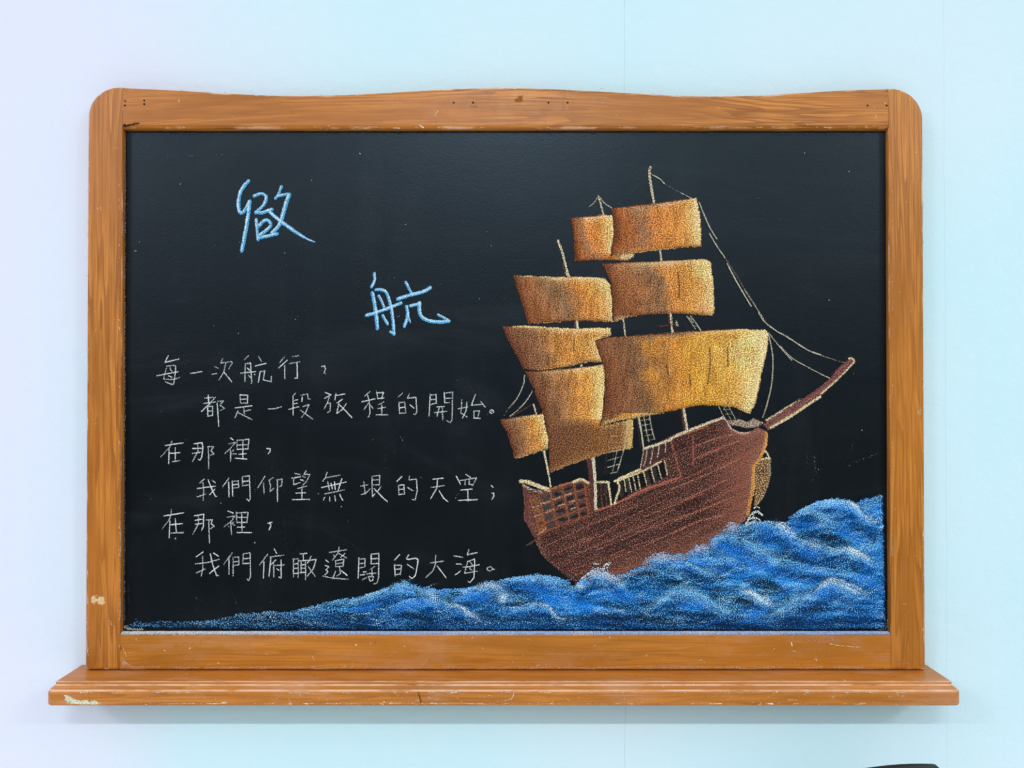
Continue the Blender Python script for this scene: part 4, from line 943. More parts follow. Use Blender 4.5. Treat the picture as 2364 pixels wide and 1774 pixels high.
# ------------------------------------------------------------------ the sea
def sea():
    W1, W2, W3, W4 = Zm(280, 1300, 2212 / 600), Zm(780, 1250, 2212 / 600), Zm(1260, 1170, 2212 / 600), Zm(1600, 1120, 2212 / 470)
    top = W1([(65,535),(100,500),(500,497),(700,490),(860,470),(1000,430),(1200,420),(1280,402),(1350,420),(1450,410),(1600,370),(1800,315)]) + \
          W2([(150,468),(300,430),(400,390),(520,360),(620,360),(750,395),(850,405),(1000,400),(1120,390),(1250,340),(1400,320),(1550,290),(1700,275),(1850,292),(1950,330),(2010,385)]) + \
          W3([(250,655),(330,590),(400,545),(500,550),(600,585),(680,560),(800,500),(850,450),(980,402),(1100,400),(1200,390),(1280,345),(1380,310),(1450,250),(1520,190),(1580,160),(1680,145)]) + \
          S6([(770,932),(860,906),(1000,895),(1100,910),(1180,905),(1210,850),(1300,790),(1400,730),(1500,690),(1600,675),(1700,670),(1800,680),(1900,710),(1980,668),(2080,650),(2160,612)])
    bot = [(2042, 1300), (2045, 1451), (1900, 1454), (1400, 1454), (900, 1454), (600, 1453), (420, 1450), (296, 1447)]
    poly = top + bot
    c = Chalk(285, 1125, 2048, 1456, 1.7)
    ins = c.inside(poly)
    # distance below the surface line
    tx = np.array([p[0] for p in top]); tyv = np.array([p[1] for p in top])
    o_ = np.argsort(tx, kind='stable'); ty = np.interp(c.X, tx[o_], tyv[o_])
    dep = c.Y - ty
    d, _ = c.dist(poly, True, None)
    sd = np.where(ins, d, -d)
    edge = (fbm(c.X, c.Y, 5, 5, 101, 3) - 0.5) * 9
    m = sstep(-1.5, 3.0, sd + edge)
    far_l = sstep(330, 1000, c.X)
    rot = 0.10
    st = fbm(c.X, c.Y, 70, 9, 103, 3, rot); st2 = fbm(c.X, c.Y, 34, 7, 107, 3, -0.35); n = fbm(c.X, c.Y, 120, 50, 109, 3, 0.2); sm = fbm(c.X, c.Y, 16, 10, 113, 2)
    tone = np.clip(0.5 + 0.9 * (n - 0.5) + 0.5 * (st - 0.5), 0, 1)
    film = ramp(tone, [(0, (6, 54, 104)), (0.45, (10, 90, 168)), (0.75, (16, 114, 210)), (1, (36, 148, 238))])
    low = sstep(1400, 1448, c.Y)
    fcov = (0.86 + 0.7 * (n - 0.5) + 0.6 * (st - 0.5)) * (0.04 + 0.96 * sstep(430, 980, c.X)) * (1 - 0.22 * low)
    c.put(m, film, np.clip(fcov, 0, 1), 1)
    gcol = ramp(np.clip(0.5 + 1.2 * (st2 - 0.5) + 0.6 * (sm - 0.5), 0, 1), [(0, (60, 154, 236)), (0.5, (104, 196, 248)), (1, (176, 226, 250))])
    gcol = gcol * far_l[..., None] + lin((122, 204, 246)) * (1 - far_l[..., None])
    gcov = 0.48 + 0.54 * (st - 0.5) + 0.36 * (st2 - 0.5) - 0.12 * low + 0.10 * (1 - far_l)
    c.put(m, gcol, gcov, 2)
    # crest chalk following the surface line
    cr = np.exp(-(np.clip(dep, 0, 1e3) / 11.0)**1.3) * m * (0.5 + 0.9 * sm)
    c.put(np.clip(cr, 0, 1) * 0.75, lin((150, 212, 244)), 0.68, 2)
    def ridge(q, h, crest=1.0):
        q = curve(q, 8); qx = np.array([p[0] for p in q]); qy = np.array([p[1] for p in q]); oo = np.argsort(qx, kind='stable')
        qx, qy = qx[oo], qy[oo]
        yy = np.interp(c.X, qx, qy); dp = c.Y - yy + (fbm(c.X, c.Y, 26, 8, 131, 3) - 0.5) * 0.30 * h
        L = qx[-1] - qx[0]; e_ = sstep(qx[0], qx[0] + 0.22 * L, c.X) * (1 - sstep(qx[-1] - 0.22 * L, qx[-1], c.X))
        t_ = dp / h
        on = e_ * m * np.where(c.g[..., 3] > 0.001, 1, 0)
        above = sstep(-0.55, -0.05, t_) * (1 - sstep(-0.05, 0.0, t_)) * on
        c.put(above * 0.28, lin((10, 54, 90)), 0.62, 1); c.put(above * 0.25, lin((90, 164, 212)), 0.34, 2)
        body = sstep(-0.03, 0.05, t_) * (1 - sstep(0.35, 0.85, t_)) * on
        c.put(body * 0.75, film * 1.25, 0.96, 1)
        c.put(body * 0.60, lin((112, 194, 240)), np.clip(0.52 + 0.4 * (st - 0.5) + 0.3 * (st2 - 0.5), 0, 1), 2)
        deep = sstep(0.30, 0.65, t_) * (1 - sstep(0.75, 1.25, t_)) * on
        c.put(deep * 0.65, lin((10, 62, 128)), 0.86, 1); c.put(deep * 0.65, lin((72, 156, 224)), np.clip(0.32 + 0.6 * (st2 - 0.5), 0, 1), 2)
        top_ = np.where(t_ > 0.03, np.exp(-(np.maximum(t_ - 0.03, 0) / 0.26)**1.2), np.exp(-((t_ - 0.03) / 0.06)**2)) * on * crest
        c.put(np.clip(top_ * (0.5 + 0.8 * sm), 0, 1) * 0.95, lin((176, 226, 250)), 0.74, 2)
    for z, q, h, k in ((S6, [(1210,850),(1300,790),(1500,690),(1650,672),(1800,690),(1900,760),(2000,850),(2095,912)], 46, 1), (W2, [(1280,360),(1450,310),(1600,290),(1750,290),(1900,360)], 40, 0.8), (S6, [(770,932),(900,900),(1000,897),(1100,930),(1200,1000),(1330,1085),(1480,1150),(1640,1172)], 52, 1),
                       (W3, [(1330,350),(1420,290),(1500,240),(1650,260),(1850,375),(2020,480)], 42, 0.7), (W3, [(830,470),(1000,420),(1200,430),(1400,440),(1550,440),(1700,500)], 34, 0.6), (S6, [(1500,1160),(1640,1170),(1800,1190),(1950,1250),(2140,1335)], 36, 1),
                       (W2, [(0,520),(200,470),(440,390),(560,365),(700,400),(820,462),(925,495)], 42, 0.9), (W2, [(950,480),(1080,420),(1180,392),(1300,372),(1400,410),(1520,505)], 44, 0.9), (W3, [(200,700),(330,610),(420,550),(500,555),(600,610),(760,770)], 40, 0.7), (W3, [(1000,520),(1100,480),(1210,480),(1400,570),(1480,602)], 30, 0.8),
                       (W4, [(700,880),(900,800),(1100,840),(1400,900),(1700,930),(1950,1010)], 40, 0.4), (W3, [(1610,695),(1750,740),(1880,810),(1985,832)], 28, 1), (W2, [(300,650),(450,560),(600,500),(750,490),(900,510),(1050,565),(1110,612),(1220,655)], 40, 0.8), (W2, [(1400,600),(1480,560),(1660,525),(1780,552),(1840,622),(1900,660)], 30, 0.8),
                       (W3, [(850,870),(1050,745),(1200,705),(1350,765),(1480,855),(1640,870)], 40, 0.9), (W4, [(700,1470),(900,1370),(1100,1260),(1300,1160),(1450,1065),(1560,1050),(1720,1120),(1960,1220)], 54, 0.9)):
        ridge(z(q), h, k)
    c.put(m * low * 0.6, lin((12, 54, 110)), 0.72, 1); c.put(m * low * 0.7, lin((90, 160, 214)), np.clip(0.33 + 0.5 * (st - 0.5), 0, 1), 2)
    # dark gaps where the board shows, and patches of deep blue
    for z, cx, cy, rx, ry, rt_ in ((W3, 1100, 650, 100, 30, 0), (W3, 1850, 650, 170, 80, 0.2), (W3, 1690, 815, 110, 45, 0.1), (W3, 900, 570, 90, 22, 0), (W3, 650, 860, 160, 24, 0), (W3, 250, 960, 300, 34, 0.03), (W3, 900, 960, 300, 34, 0),
                                   (W4, 850, 1100, 170, 70, 0.2), (W4, 560, 1250, 120, 60, 0.1), (W4, 1250, 530, 110, 45, 0.2), (W4, 1300, 1000, 260, 24, 0), (W2, 1480, 540, 90, 22, 0), (W2, 700, 640, 260, 40, 0.1), (W2, 150, 640, 200, 40, 0), (W2, 1500, 660, 300, 26, 0), (W2, 1010, 450, 60, 22, 0),
                                   (W4, 1500, 640, 120, 30, 0.3), (W4, 1750, 900, 120, 30, 0.4), (W4, 1350, 1360, 300, 40, 0), (W4, 1950, 560, 60, 60, 0)):
        (px, py), = z([(cx, cy)]); k = 600 / 2212 if z in (W1, W2, W3) else 470 / 2212
        c.blob(px, py, rx * k, ry * k, (8, 34, 52), 0.50, 1, 0.42, rt_); c.blob(px, py, rx * k, ry * k, (84, 160, 206), 0.28, 2, 0.5, rt_)
    for z, cx, cy, rx, ry, rt_ in ((W4, 320, 700, 170, 70, 0.1), (W4, 800, 500, 190, 80, 0.3), (W4, 1280, 450, 200, 50, 0.2), (W4, 1680, 530, 220, 70, 0.4), (W4, 1250, 740, 170, 80, 0.3), (W4, 1900, 1040, 200, 70, 0.1), (W4, 40, 1290, 140, 60, 0), (W4, 700, 1400, 260, 50, -0.5), (W4, 1400, 1180, 170, 60, 0), (W4, 700, 880, 260, 60, 0.2),
                                   (W2, 250, 560, 190, 45, -0.2), (W2, 600, 550, 180, 60, -0.1), (W2, 1200, 480, 180, 60, 0), (W2, 1750, 410, 260, 60, 0.1), (W3, 600, 760, 280, 60, 0.1), (W3, 1250, 840, 170, 50, 0), (W3, 1600, 370, 170, 50, 0.2), (W3, 100, 790, 200, 50, 0), (W1, 2080, 390, 130, 34, -0.2), (W3, 1350, 680, 100, 40, 0)):
        (px, py), = z([(cx, cy)]); k = 600 / 2212 if z in (W1, W2, W3) else 470 / 2212
        c.blob(px, py, rx * k, ry * k, (14, 112, 220), 0.96, 1, 0.5, rt_); c.blob(px, py, rx * k, ry * k, (84, 176, 244), 0.44, 2, 0.5, rt_)
    # visible side-of-chalk strokes following the swell
    rq = random.Random(5)
    for i in range(170):
        x = rq.uniform(420, 2030); yt = float(np.interp(x, tx[o_], tyv[o_])); y = rq.uniform(yt + 8, 1446)
        L = rq.uniform(20, 70); sl_ = rq.choice([0.35, 0.5, 0.2, -0.3, -0.45, 0.05]) * (0.4 if y > 1410 else 1)
        colr = rq.choice([(120, 198, 240), (150, 214, 244), (96, 178, 236), (190, 230, 244), (40, 130, 214)])
        c.line([(x, y), (x + L / 2, y + L / 2 * sl_ - rq.uniform(0, 5)), (x + L, min(y + L * sl_, 1448))], rq.uniform(1.6, 3.4), colr, rq.uniform(0.46, 0.62), 2, 1.8, fade=0.7, wob=0.6)
    # white crests and foam
    rs = random.Random(77)
    PW = (222, 240, 246); LB = (140, 206, 244); GW = (206, 206, 216)
    for z, q, w, col, cv in ((S6, [(1700,680),(1850,725),(2000,850),(2095,912)], 9, PW, 0.78), (S6, [(1000,902),(1100,932),(1200,1000),(1330,1085)], 14, PW, 0.66), (S6, [(1640,1170),(1800,1190),(1950,1250),(2140,1335)], 11, PW, 0.74), (S6, [(1350,780),(1500,830),(1600,875),(1700,945)], 10, LB, 0.66),
                             (S6, [(1330,1080),(1480,1150),(1640,1172)], 14, PW, 0.45), (W3, [(1610,695),(1750,740),(1880,810),(1985,832)], 10, PW, 0.80), (W4, [(1290,1160),(1450,1065),(1560,1050),(1720,1120),(1960,1220)], 11, PW, 0.66), (W4, [(900,1370),(1100,1260),(1300,1160)], 16, LB, 0.55),
                             (W2, [(440,400),(560,370),(660,385)], 14, LB, 0.66), (W2, [(680,430),(820,462),(925,495)], 14, (190, 228, 244), 0.66), (W2, [(1180,392),(1300,372),(1400,410),(1500,480)], 12, PW, 0.58), (W2, [(1330,465),(1420,490),(1525,505)], 13, PW, 0.70), (W2, [(960,530),(1050,565),(1110,612),(1220,655)], 10, PW, 0.62),
                             (W2, [(1660,525),(1780,552),(1840,622),(1900,660),(1980,655)], 6, PW, 0.62), (W2, [(600,578),(690,604)], 5, PW, 0.62), (W2, [(1700,330),(1850,340),(1950,380)], 10, LB, 0.6),
                             (W3, [(340,600),(400,560),(480,565),(560,600),(660,640)], 14, GW, 0.72), (W3, [(830,470),(900,430),(1000,420),(1190,425)], 15, GW, 0.62), (W3, [(1230,375),(1300,355),(1395,360)], 13, GW, 0.62), (W3, [(1520,200),(1600,170),(1700,192)], 15, GW, 0.72), (W3, [(215,695),(300,680),(380,680)], 7, PW, 0.7),
                             (W3, [(850,870),(1050,745),(1200,705),(1350,765),(1480,855),(1640,870)], 13, LB, 0.66), (W3, [(1210,480),(1400,570),(1480,602)], 7, LB, 0.6), (W3, [(1500,442),(1600,450),(1700,500)], 7, LB, 0.66), (W3, [(1640,280),(1850,375),(2020,480)], 16, LB, 0.58), (W3, [(1020,470),(1045,530)], 5, PW, 0.5),
                             (W3, [(1390,300),(1450,270),(1520,250)], 12, LB, 0.66), (W3, [(1480,380),(1520,390)], 8, PW, 0.5), (S6, [(2060,1150),(2165,1160)], 12, LB, 0.6), (S6, [(1905,725),(2000,760),(2150,640)], 10, LB, 0.5)):
        q2 = z(q)
        # several separate passes of the chalk side by side
        for off in (-0.5, 0.0, 0.5, 1.0, 1.6):
            full = curve(q2, 12); t0, t1 = rs.uniform(0, 0.38), rs.uniform(0.62, 1.0)
            full = full[int(t0 * len(full)):max(int(t1 * len(full)), int(t0 * len(full)) + 4)][::4]
            jj = [(a + rs.uniform(-2, 2), b + off * w + rs.uniform(-1.5, 1.5)) for a, b in full]
            if len(jj) < 2: continue
            c.line(jj, w * 0.48, col if off < 0.8 else LB, cv * (1.0 - 0.10 * abs(off)), 2, w * 0.34, wob=0.7, fade=0.45)
        c.line(q2, w * 0.9, (92, 160, 214) if col != GW else (120, 150, 180), 0.85, 1, w * 0.8, wob=0.5, fade=0.5)
    for z, q, w in ((S6, [(785,880),(820,830),(870,805),(925,835)], 5), (S6, [(765,920),(800,880),(870,870),(905,890)], 5), (S6, [(845,765),(880,755),(900,770)], 4), (S6, [(770,935),(860,890)], 5), (S6, [(830,820),(840,860)], 5), (W3, [(410,485),(455,488)], 3.4), (W3, [(490,540),(500,500),(550,480)], 5), (W3, [(540,490),(520,530)], 4), (W3, [(310,610),(370,560),(420,545)], 4.5)):
        c.line(z(q), w, (226, 236, 240), 0.7, 2, 1.4, wob=0.4)
    # right and bottom margins stay scrappy
    c.line([(1600, 1452), (1700, 1418), (1800, 1372), (1870, 1335)], 5, (36, 96, 190), 0.8, 1, 4)
    tag(c.mesh('sea_drawing', next_y(), M_CHALK, board), 'blue and white chalk waves rolling across the bottom of the board')
sea()

# ------------------------------------------------------------------ smears, specks and dust on the board
def smears():
    c = Chalk(286, 306, 2050, 1456, 2.0)
    G = (190, 200, 205)
    Q = Zm(0, 150, 2212 / 600); W1 = Zm(280, 1300, 2212 / 600)
    for z, q, w, cv in ((Q, [(1400,785),(1800,768),(2110,765)], 2.6, 0.34), (S6, [(1290,620),(1380,400),(1440,100)], 4, 0.10), (S6, [(1490,380),(1525,365)], 3, 0.45), (S6, [(1460,200),(1470,380),(1510,460)], 4, 0.26), (S6, [(1410,500),(1460,465)], 3.5, 0.3),
                        (S6, [(1860,300),(2060,230),(2152,180)], 4, 0.3), (S6, [(1780,280),(1830,180),(1880,50)], 5, 0.2), (S6, [(1370,460),(1385,200),(1400,120)], 6, 0.14), (S6, [(1120,300),(1180,260)], 9, 0.12), (S2, [(870,600),(1200,602),(1450,610)], 4, 0.14), (S2, [(1300,640),(1450,600)], 4, 0.12),
                        (S2, [(225,985),(330,1000)], 2.6, 0.3), (W1, [(1270,60),(1274,380)], 7, 0.13), (W1, [(640,250),(636,470)], 6, 0.13), (W1, [(72,20),(60,480)], 5, 0.16), (W1, [(940,240),(1010,420)], 6, 0.16), (W1, [(580,260),(640,305),(690,320)], 3.6, 0.28), (W1, [(120,490),(145,445)], 3, 0.28), (W1, [(1730,130),(1735,210)], 8, 0.12),
                        (T3, [(1275,120),(1272,500),(1272,980)], 3, 0.2), (T3, [(1480,420),(1485,520)], 5, 0.14), (T4, [(770,300),(765,560)], 4, 0.2), (T4, [(870,20),(868,330)], 7, 0.12), (T4, [(930,85),(1000,160)], 3, 0.4), (T2, [(1635,392),(1720,375)], 2.6, 0.42), (T2, [(900,830),(925,800)], 2.6, 0.3), (T2, [(1790,440),(1860,560)], 2.6, 0.22),
                        (T1, [(690,470),(950,440),(1250,480)], 9, 0.10), (T1, [(700,200),(720,440)], 12, 0.10), (T1, [(1930,740),(2025,775)], 2.6, 0.34), (T4, [(1735,540),(1690,575)], 2.8, 0.4), (T4, [(1700,740),(1610,870)], 2.8, 0.4), (T7, [(1480,1160),(1400,1300),(1370,1440)], 9, 0.16), (T7, [(130,1640),(250,1570)], 6, 0.16), (T7, [(850,110),(1050,170),(1180,300)], 8, 0.08),
                        (Zm(0, 0, 1), [(745, 655), (720, 690), (708, 718)], 8, 0.12), (Zm(0, 0, 1), [(1118, 570), (1130, 566), (1138, 572)], 3, 0.4), (Zm(0, 0, 1), [(330, 690), (390, 665)], 4, 0.12), (Zm(0, 0, 1), [(470, 740), (560, 700), (600, 690)], 5, 0.08)):
        c.line(z(q), w, G, cv, 2, 1.6, fade=0.5, wob=0.4)
    rr = random.Random(12)
    for i in range(95):
        x, y = rr.uniform(300, 2030), rr.uniform(330, 1330)
        c.line([(x, y), (x + rr.uniform(-3, 3), y + rr.uniform(-2, 2))], rr.uniform(1.6, 3.0), (214, 222, 226), rr.uniform(0.3, 0.75), 2, 0.9)
    for i in range(34):
        x, y = rr.uniform(320, 1960), rr.uniform(360, 1250); a = rr.uniform(-0.7, 0.7) + (pi / 2 if rr.random() < 0.6 else 0); L = rr.uniform(12, 60)
        c.line([(x, y), (x + L * cos(a) / 2 + rr.uniform(-6, 6), y + L * sin(a) / 2), (x + L * cos(a), y + L * sin(a))], rr.uniform(3, 12), G, rr.uniform(0.04, 0.11), 2, 2.5, fade=0.6)
    for i in range(16):
        x, y = rr.uniform(330, 1150), rr.uniform(420, 1250); L = rr.uniform(60, 190)
        c.line([(x, y), (x + rr.uniform(-20, 20), y + L / 2), (x + rr.uniform(-30, 30), y + L)], rr.uniform(18, 46), (54, 62, 68), rr.uniform(0.26, 0.42), 1, 18, fade=0.7)
    # unpainted rim where the board meets the frame
    c.line([(288.5, 320), (288, 900), (286.5, 1440)], 4.4, (150, 150, 146), 0.5, 2, 1.4, wob=0.5); c.line([(2047, 330), (2048.5, 900), (2049, 1440)], 4.0, (120, 118, 116), 0.44, 2, 1.4, wob=0.5)
    c.line([(290, 1448), (304, 1454), (330, 1455)], 9, (196, 204, 204), 0.62, 2, 4); c.line([(295, 308), (1200, 307), (2040, 309)], 3.0, (110, 116, 120), 0.34, 2, 1.4, wob=0.5); c.line([(2030, 1453), (2046, 1450), (2049, 1430)], 6, (150, 176, 206), 0.5, 2, 3)
    tag(c.mesh('chalk_smear', next_y(), M_CHALK, board), 'faint rubbed chalk smears, specks and scratches on the blackboard', kind='stuff')
smears()

def dust():
    """chalk dust lying on the top of the lower rail, white to the left and blue below the sea"""
    nx, ny = 900, 12
    xs = np.linspace(XL1 + .001, XR1 - .001, nx)
    # follow the rounded rail edge
    w = 0.0055
    prof = [(BOARD_Y - .0006, 0.0)] + [(0.0012 + w * (1 - sin(a)), -w * (1 - cos(a))) for a in np.linspace(0, 1.5, 11)]
    V = []; fl = []; gr = []
    for k, (y, dz) in enumerate(prof):
        for i, x in enumerate(xs):
            V.append((x, y - 0.00025, Z_BR + dz + 0.00035))
            u = 1182 + x / K / 1.6
            nn = float(vnoise(np.array(u / 90.0), np.array(3.3), 5)); n2 = float(vnoise(np.array(u / 11.0), np.array(k * 0.7), 8))
            blue = 0.15 + 0.75 * max(0, min(1, (u - 420) / 400)) * (0.35 + 0.9 * nn)
            blue = min(blue, 0.74)
            colr = lin((206, 206, 204)) * (1 - blue) + lin((104, 156, 218)) * blue
            a = max(0, (1.0 - 0.05 * max(0, k - 3)**1.3)) * (0.8 + 0.5 * n2)
            fl.append((*(colr * 0.8), min(a, 1))); gr.append((*colr, min(a * 0.75, 1)))
    n = nx
    F = [(k * n + i, k * n + i + 1, (k + 1) * n + i + 1, (k + 1) * n + i) for k in range(len(prof) - 1) for i in range(n - 1)]
    me = mesh_from(V, F, True)
    for nm, arr in (('film', fl), ('grain', gr)):
        at = me.attributes.new(nm, 'FLOAT_COLOR', 'POINT'); at.data.foreach_set('color', np.array(arr, np.float32).ravel())
    tag(link('chalk_dust', me, M_CHALK, rb), 'white and blue chalk dust along the top of the bottom rail')
dust()

# ------------------------------------------------------------------ wear on the wood
def wear(name, parent, y, box, n_scr, seed, lines=(), patches=(), horizontal=True, stains=()):
    c = Chalk(*box, 1.5)
    rr = random.Random(seed)
    x0, y0, x1, y1 = box
    for i in range(n_scr):
        x = rr.uniform(x0, x1); y_ = y1 - (y1 - y0) * rr.random()**1.4 if horizontal else rr.uniform(y0, y1)
        a = rr.choice([0.0, 0.1, -0.15, 1.2, 1.9, 2.3, 0.6]) + rr.uniform(-0.3, 0.3); L = rr.choice([2, 3, 3, 4, 5, 7, 10])
        c.line([(x, y_), (x + L * cos(a), y_ + L * sin(a))], rr.uniform(1.1, 2.2), rr.choice([(232, 196, 150), (224, 180, 130), (236, 210, 176)]), rr.uniform(0.5, 0.9), 2, 0.8)
    for q, w, col, cv in lines: c.line(q, w, col, cv, 2, 0.9, wob=0.45)
    for q, w, col, cv in stains: c.line(q, w, col, cv, 1, w * 0.5, wob=0.4)
    for pl, col, cv in patches:
        ins = c.inside(pl); d, _ = c.dist(pl, True)
        m = sstep(-1.5, 2.0, np.where(ins, d, -d) + ((fbm(c.X, c.Y, 9, 2.2, seed + 2, 3) - 0.5) * 2 + (fbm(c.X, c.Y, 3, 3, seed + 6, 2) - 0.5)) * min(max(p[1] for p in pl) - min(p[1] for p in pl), 60) * 0.2)
        c.put(m, col, cv, 2); c.put(m, tuple(int(v * 0.8) for v in col), cv * 0.8, 1)
    return tag(c.mesh(name, y, M_THICK, parent), kind='stuff')
def chips(path, n, seed, jit=1.4):
    rr = random.Random(seed); out = []
    p = [(path[0][0] + (path[-1][0] - path[0][0]) * t, float(np.interp(path[0][0] + (path[-1][0] - path[0][0]) * t, [q[0] for q in path], [q[1] for q in path]))) for t in np.linspace(0, 1, 400)] if abs(path[-1][0] - path[0][0]) > 50 else [(path[0][0], path[0][1] + (path[-1][1] - path[0][1]) * t) for t in np.linspace(0, 1, 400)]
    for i in range(n):
        a = rr.randrange(0, 390); b = min(a + rr.choice([1, 1, 2, 3, 5]), 399)
        out.append(([(p[a][0] + rr.uniform(-jit, jit), p[a][1] + rr.uniform(-jit, jit)), (p[b][0] + rr.uniform(-jit, jit), p[b][1] + rr.uniform(-jit, jit))],
                    rr.uniform(1.4, 3.2), rr.choice([(238, 224, 204), (226, 186, 140), (232, 206, 170)]), rr.uniform(0.5, 0.85)))
    return out
PALE = (238, 212, 176)
B3 = Zm(0, 1324, 2212 / 600); B4 = Zm(1764, 1324, 2212 / 600); A1 = Zm(0, 150, 2212 / 600); A2 = Zm(1764, 150, 2212 / 600); A6 = Zm(900, 150, 2212 / 600); B5 = Zm(900, 1500, 2212 / 600)
wear('wear_marks', sl, -0.0006, (196, 300, 280, 1546), 34, 3,
     lines=chips([(203, 420), (203, 1530)], 26, 8) + chips([(275.5, 420), (275.5, 1530)], 34, 9) + [([(277.5, 960 + 60 * i), (277.2, 1012 + 60 * i)], 2.6, (206, 196, 186), 0.30 + 0.05 * i) for i in range(8)] + [(A1([(785,400),(822,325),(880,268),(950,226)]), 3.2, (236, 228, 226), 0.62), (A1([(860,345),(905,350)]), 4, (236, 206, 190), 0.5), (B3([(865,270),(975,470)]), 1.8, (226, 170, 110), 0.7), (B3([(725,660),(780,620)]), 1.8, (214, 180, 150), 0.6), (B3([(930,400),(950,450)]), 3, PALE, 0.5), (A1([(855,1210),(862,1240)]), 2.2, PALE, 0.8), (A1([(820,1215),(838,1230)]), 1.8, PALE, 0.7), (A1([(895,1000),(897,1020)]), 1.6, PALE, 0.7), (A1([(765,825),(780,828)]), 2, PALE, 0.7), (A1([(755,860),(770,865)]), 2, PALE, 0.7), (A1([(760,1450),(775,1500)]), 2, (240, 220, 160), 0.6)],
     patches=[(B3([(740,215),(755,210),(758,262),(742,262)]), (226, 196, 158), 0.8), (B3([(768,195),(800,182),(822,190),(820,255),(795,265),(770,250)]), (232, 200, 156), 0.85), (B3([(830,205),(860,185),(890,200),(898,255),(870,268),(830,262)]), (230, 198, 156), 0.85)], horizontal=False)
wear('wear_marks', sr, -0.0006, (2054, 300, 2136, 1546), 46, 9,
     lines=chips([(2131, 420), (2131, 1530)], 30, 10) + [([(2059.5 + (i % 3), 380 + 62 * i), (2060 + (i % 2), 415 + 62 * i)], 2.4, (236, 206, 160), 0.30 + 0.14 * (i % 3)) for i in range(17)] + [(A2([(1085,222),(1180,236),(1250,280),(1296,330)]), 3.6, (232, 226, 208), 0.62), (A2([(1160,345),(1172,395)]), 2.2, (236, 206, 140), 0.8), (A2([(1120,350),(1180,352)]), 1.6, (236, 206, 140), 0.5), (B4([(1345,20),(1360,120),(1335,200)]), 3, (214, 176, 110), 0.5), (B4([(1160,590),(1205,660)]), 4, (206, 160, 120), 0.45), (B4([(1110,735),(1360,750)]), 2.4, (214, 176, 130), 0.5), (B4([(1180,770),(1300,760)]), 2, PALE, 0.5), ],
     patches=[(A2([(1215,345),(1250,335),(1255,355),(1225,365)]), (236, 214, 160), 0.5), (A2([(1240,255),(1270,290),(1300,320),(1290,330),(1245,285)]), (230, 226, 206), 0.55), (Zm(0, 0, 1)([(2118, 945), (2128, 940), (2129, 958), (2119, 962)]), (226, 200, 150), 0.5)],
     horizontal=False)
wear('wear_marks', rt, 0.0006, (284, 198, 2050, 299), 60, 5,
     lines=chips([(a, b + 4.5) for a, b in zip(cu, cv)], 60, 3) + chips([(290, 295), (2045, 295)], 34, 4) + [(A6([(375,445),(415,385)]), 2.6, PALE, 0.8), (A6([(255,515),(280,532)]), 4.4, (244, 232, 214), 0.85), (A1([(1090,300),(1110,298)]), 3, PALE, 0.6), (A1([(1300,205),(1400,215)]), 3, PALE, 0.4), (A2([(952,420),(950,455)]), 2, PALE, 0.8), (A2([(870,505),(868,530)]), 2, PALE, 0.7), (A2([(930,520),(1000,528)]), 3, PALE, 0.4), (A2([(1020,320),(1045,335)]), 2.6, PALE, 0.7),
            (A6([(680,300),(715,295)]), 3, PALE, 0.6), (A6([(690,352),(745,356)]), 2.2, (150, 90, 50), 0.6), (A6([(520,375),(560,370)]), 2.2, PALE, 0.4), (A6([(1490,372),(1515,374)]), 2.6, PALE, 0.7), (A1([(1970,445),(2000,440)]), 2.2, PALE, 0.7)],
     patches=[(A6([(1062,290),(1125,262),(1130,318),(1062,318)]), (168, 104, 40), 0.75)],
     stains=[([(282.5, 206), (282.5, 296)], 2.2, (60, 30, 16), 0.9), ([(2051.5, 208), (2051.5, 296)], 2.2, (60, 30, 16), 0.9), (A1([(1055,518),(1085,515),(1130,505),(1185,495)]), 5, (30, 30, 30), 1.0), (A1([(1060,515),(1090,516)]), 6, (28, 28, 30), 1.0), (A6([(1480,280),(1475,385)]), 9, (150, 92, 44), 0.4)])
wear('wear_marks', rb, 0.0008, (282, 1470, 2052, 1544), 230, 8,
     lines=[(B3([(1050,640),(1080,710)]), 2.4, (240, 190, 120), 0.8), (B3([(1165,577),(1205,574)]), 2, PALE, 0.7), (B4([(560,600),(650,615),(810,630)]), 2.4, (236, 200, 140), 0.8), (B4([(230,590),(240,615)]), 4, (244, 220, 150), 0.8), (B4([(440,700),(450,745)]), 2, PALE, 0.7), (B4([(465,790),(500,795)]), 3, (240, 214, 140), 0.7)]
           + [([(x, 1541 + (i % 3) * 0.8), (x + 70, 1541 + (i % 2))], 6.0, (216, 170, 138), 0.58) for i, x in enumerate(range(300, 1990, 90))],
     patches=[(B3([(1005,700),(1050,730),(1120,790),(1010,790)]), (220, 186, 152), 0.60), (B4([(330,525),(700,545),(660,600),(350,590)]), (212, 160, 122), 0.42)],
     stains=[(B4([(870,830),(1080,832)]), 3, (60, 30, 15), 0.7)])
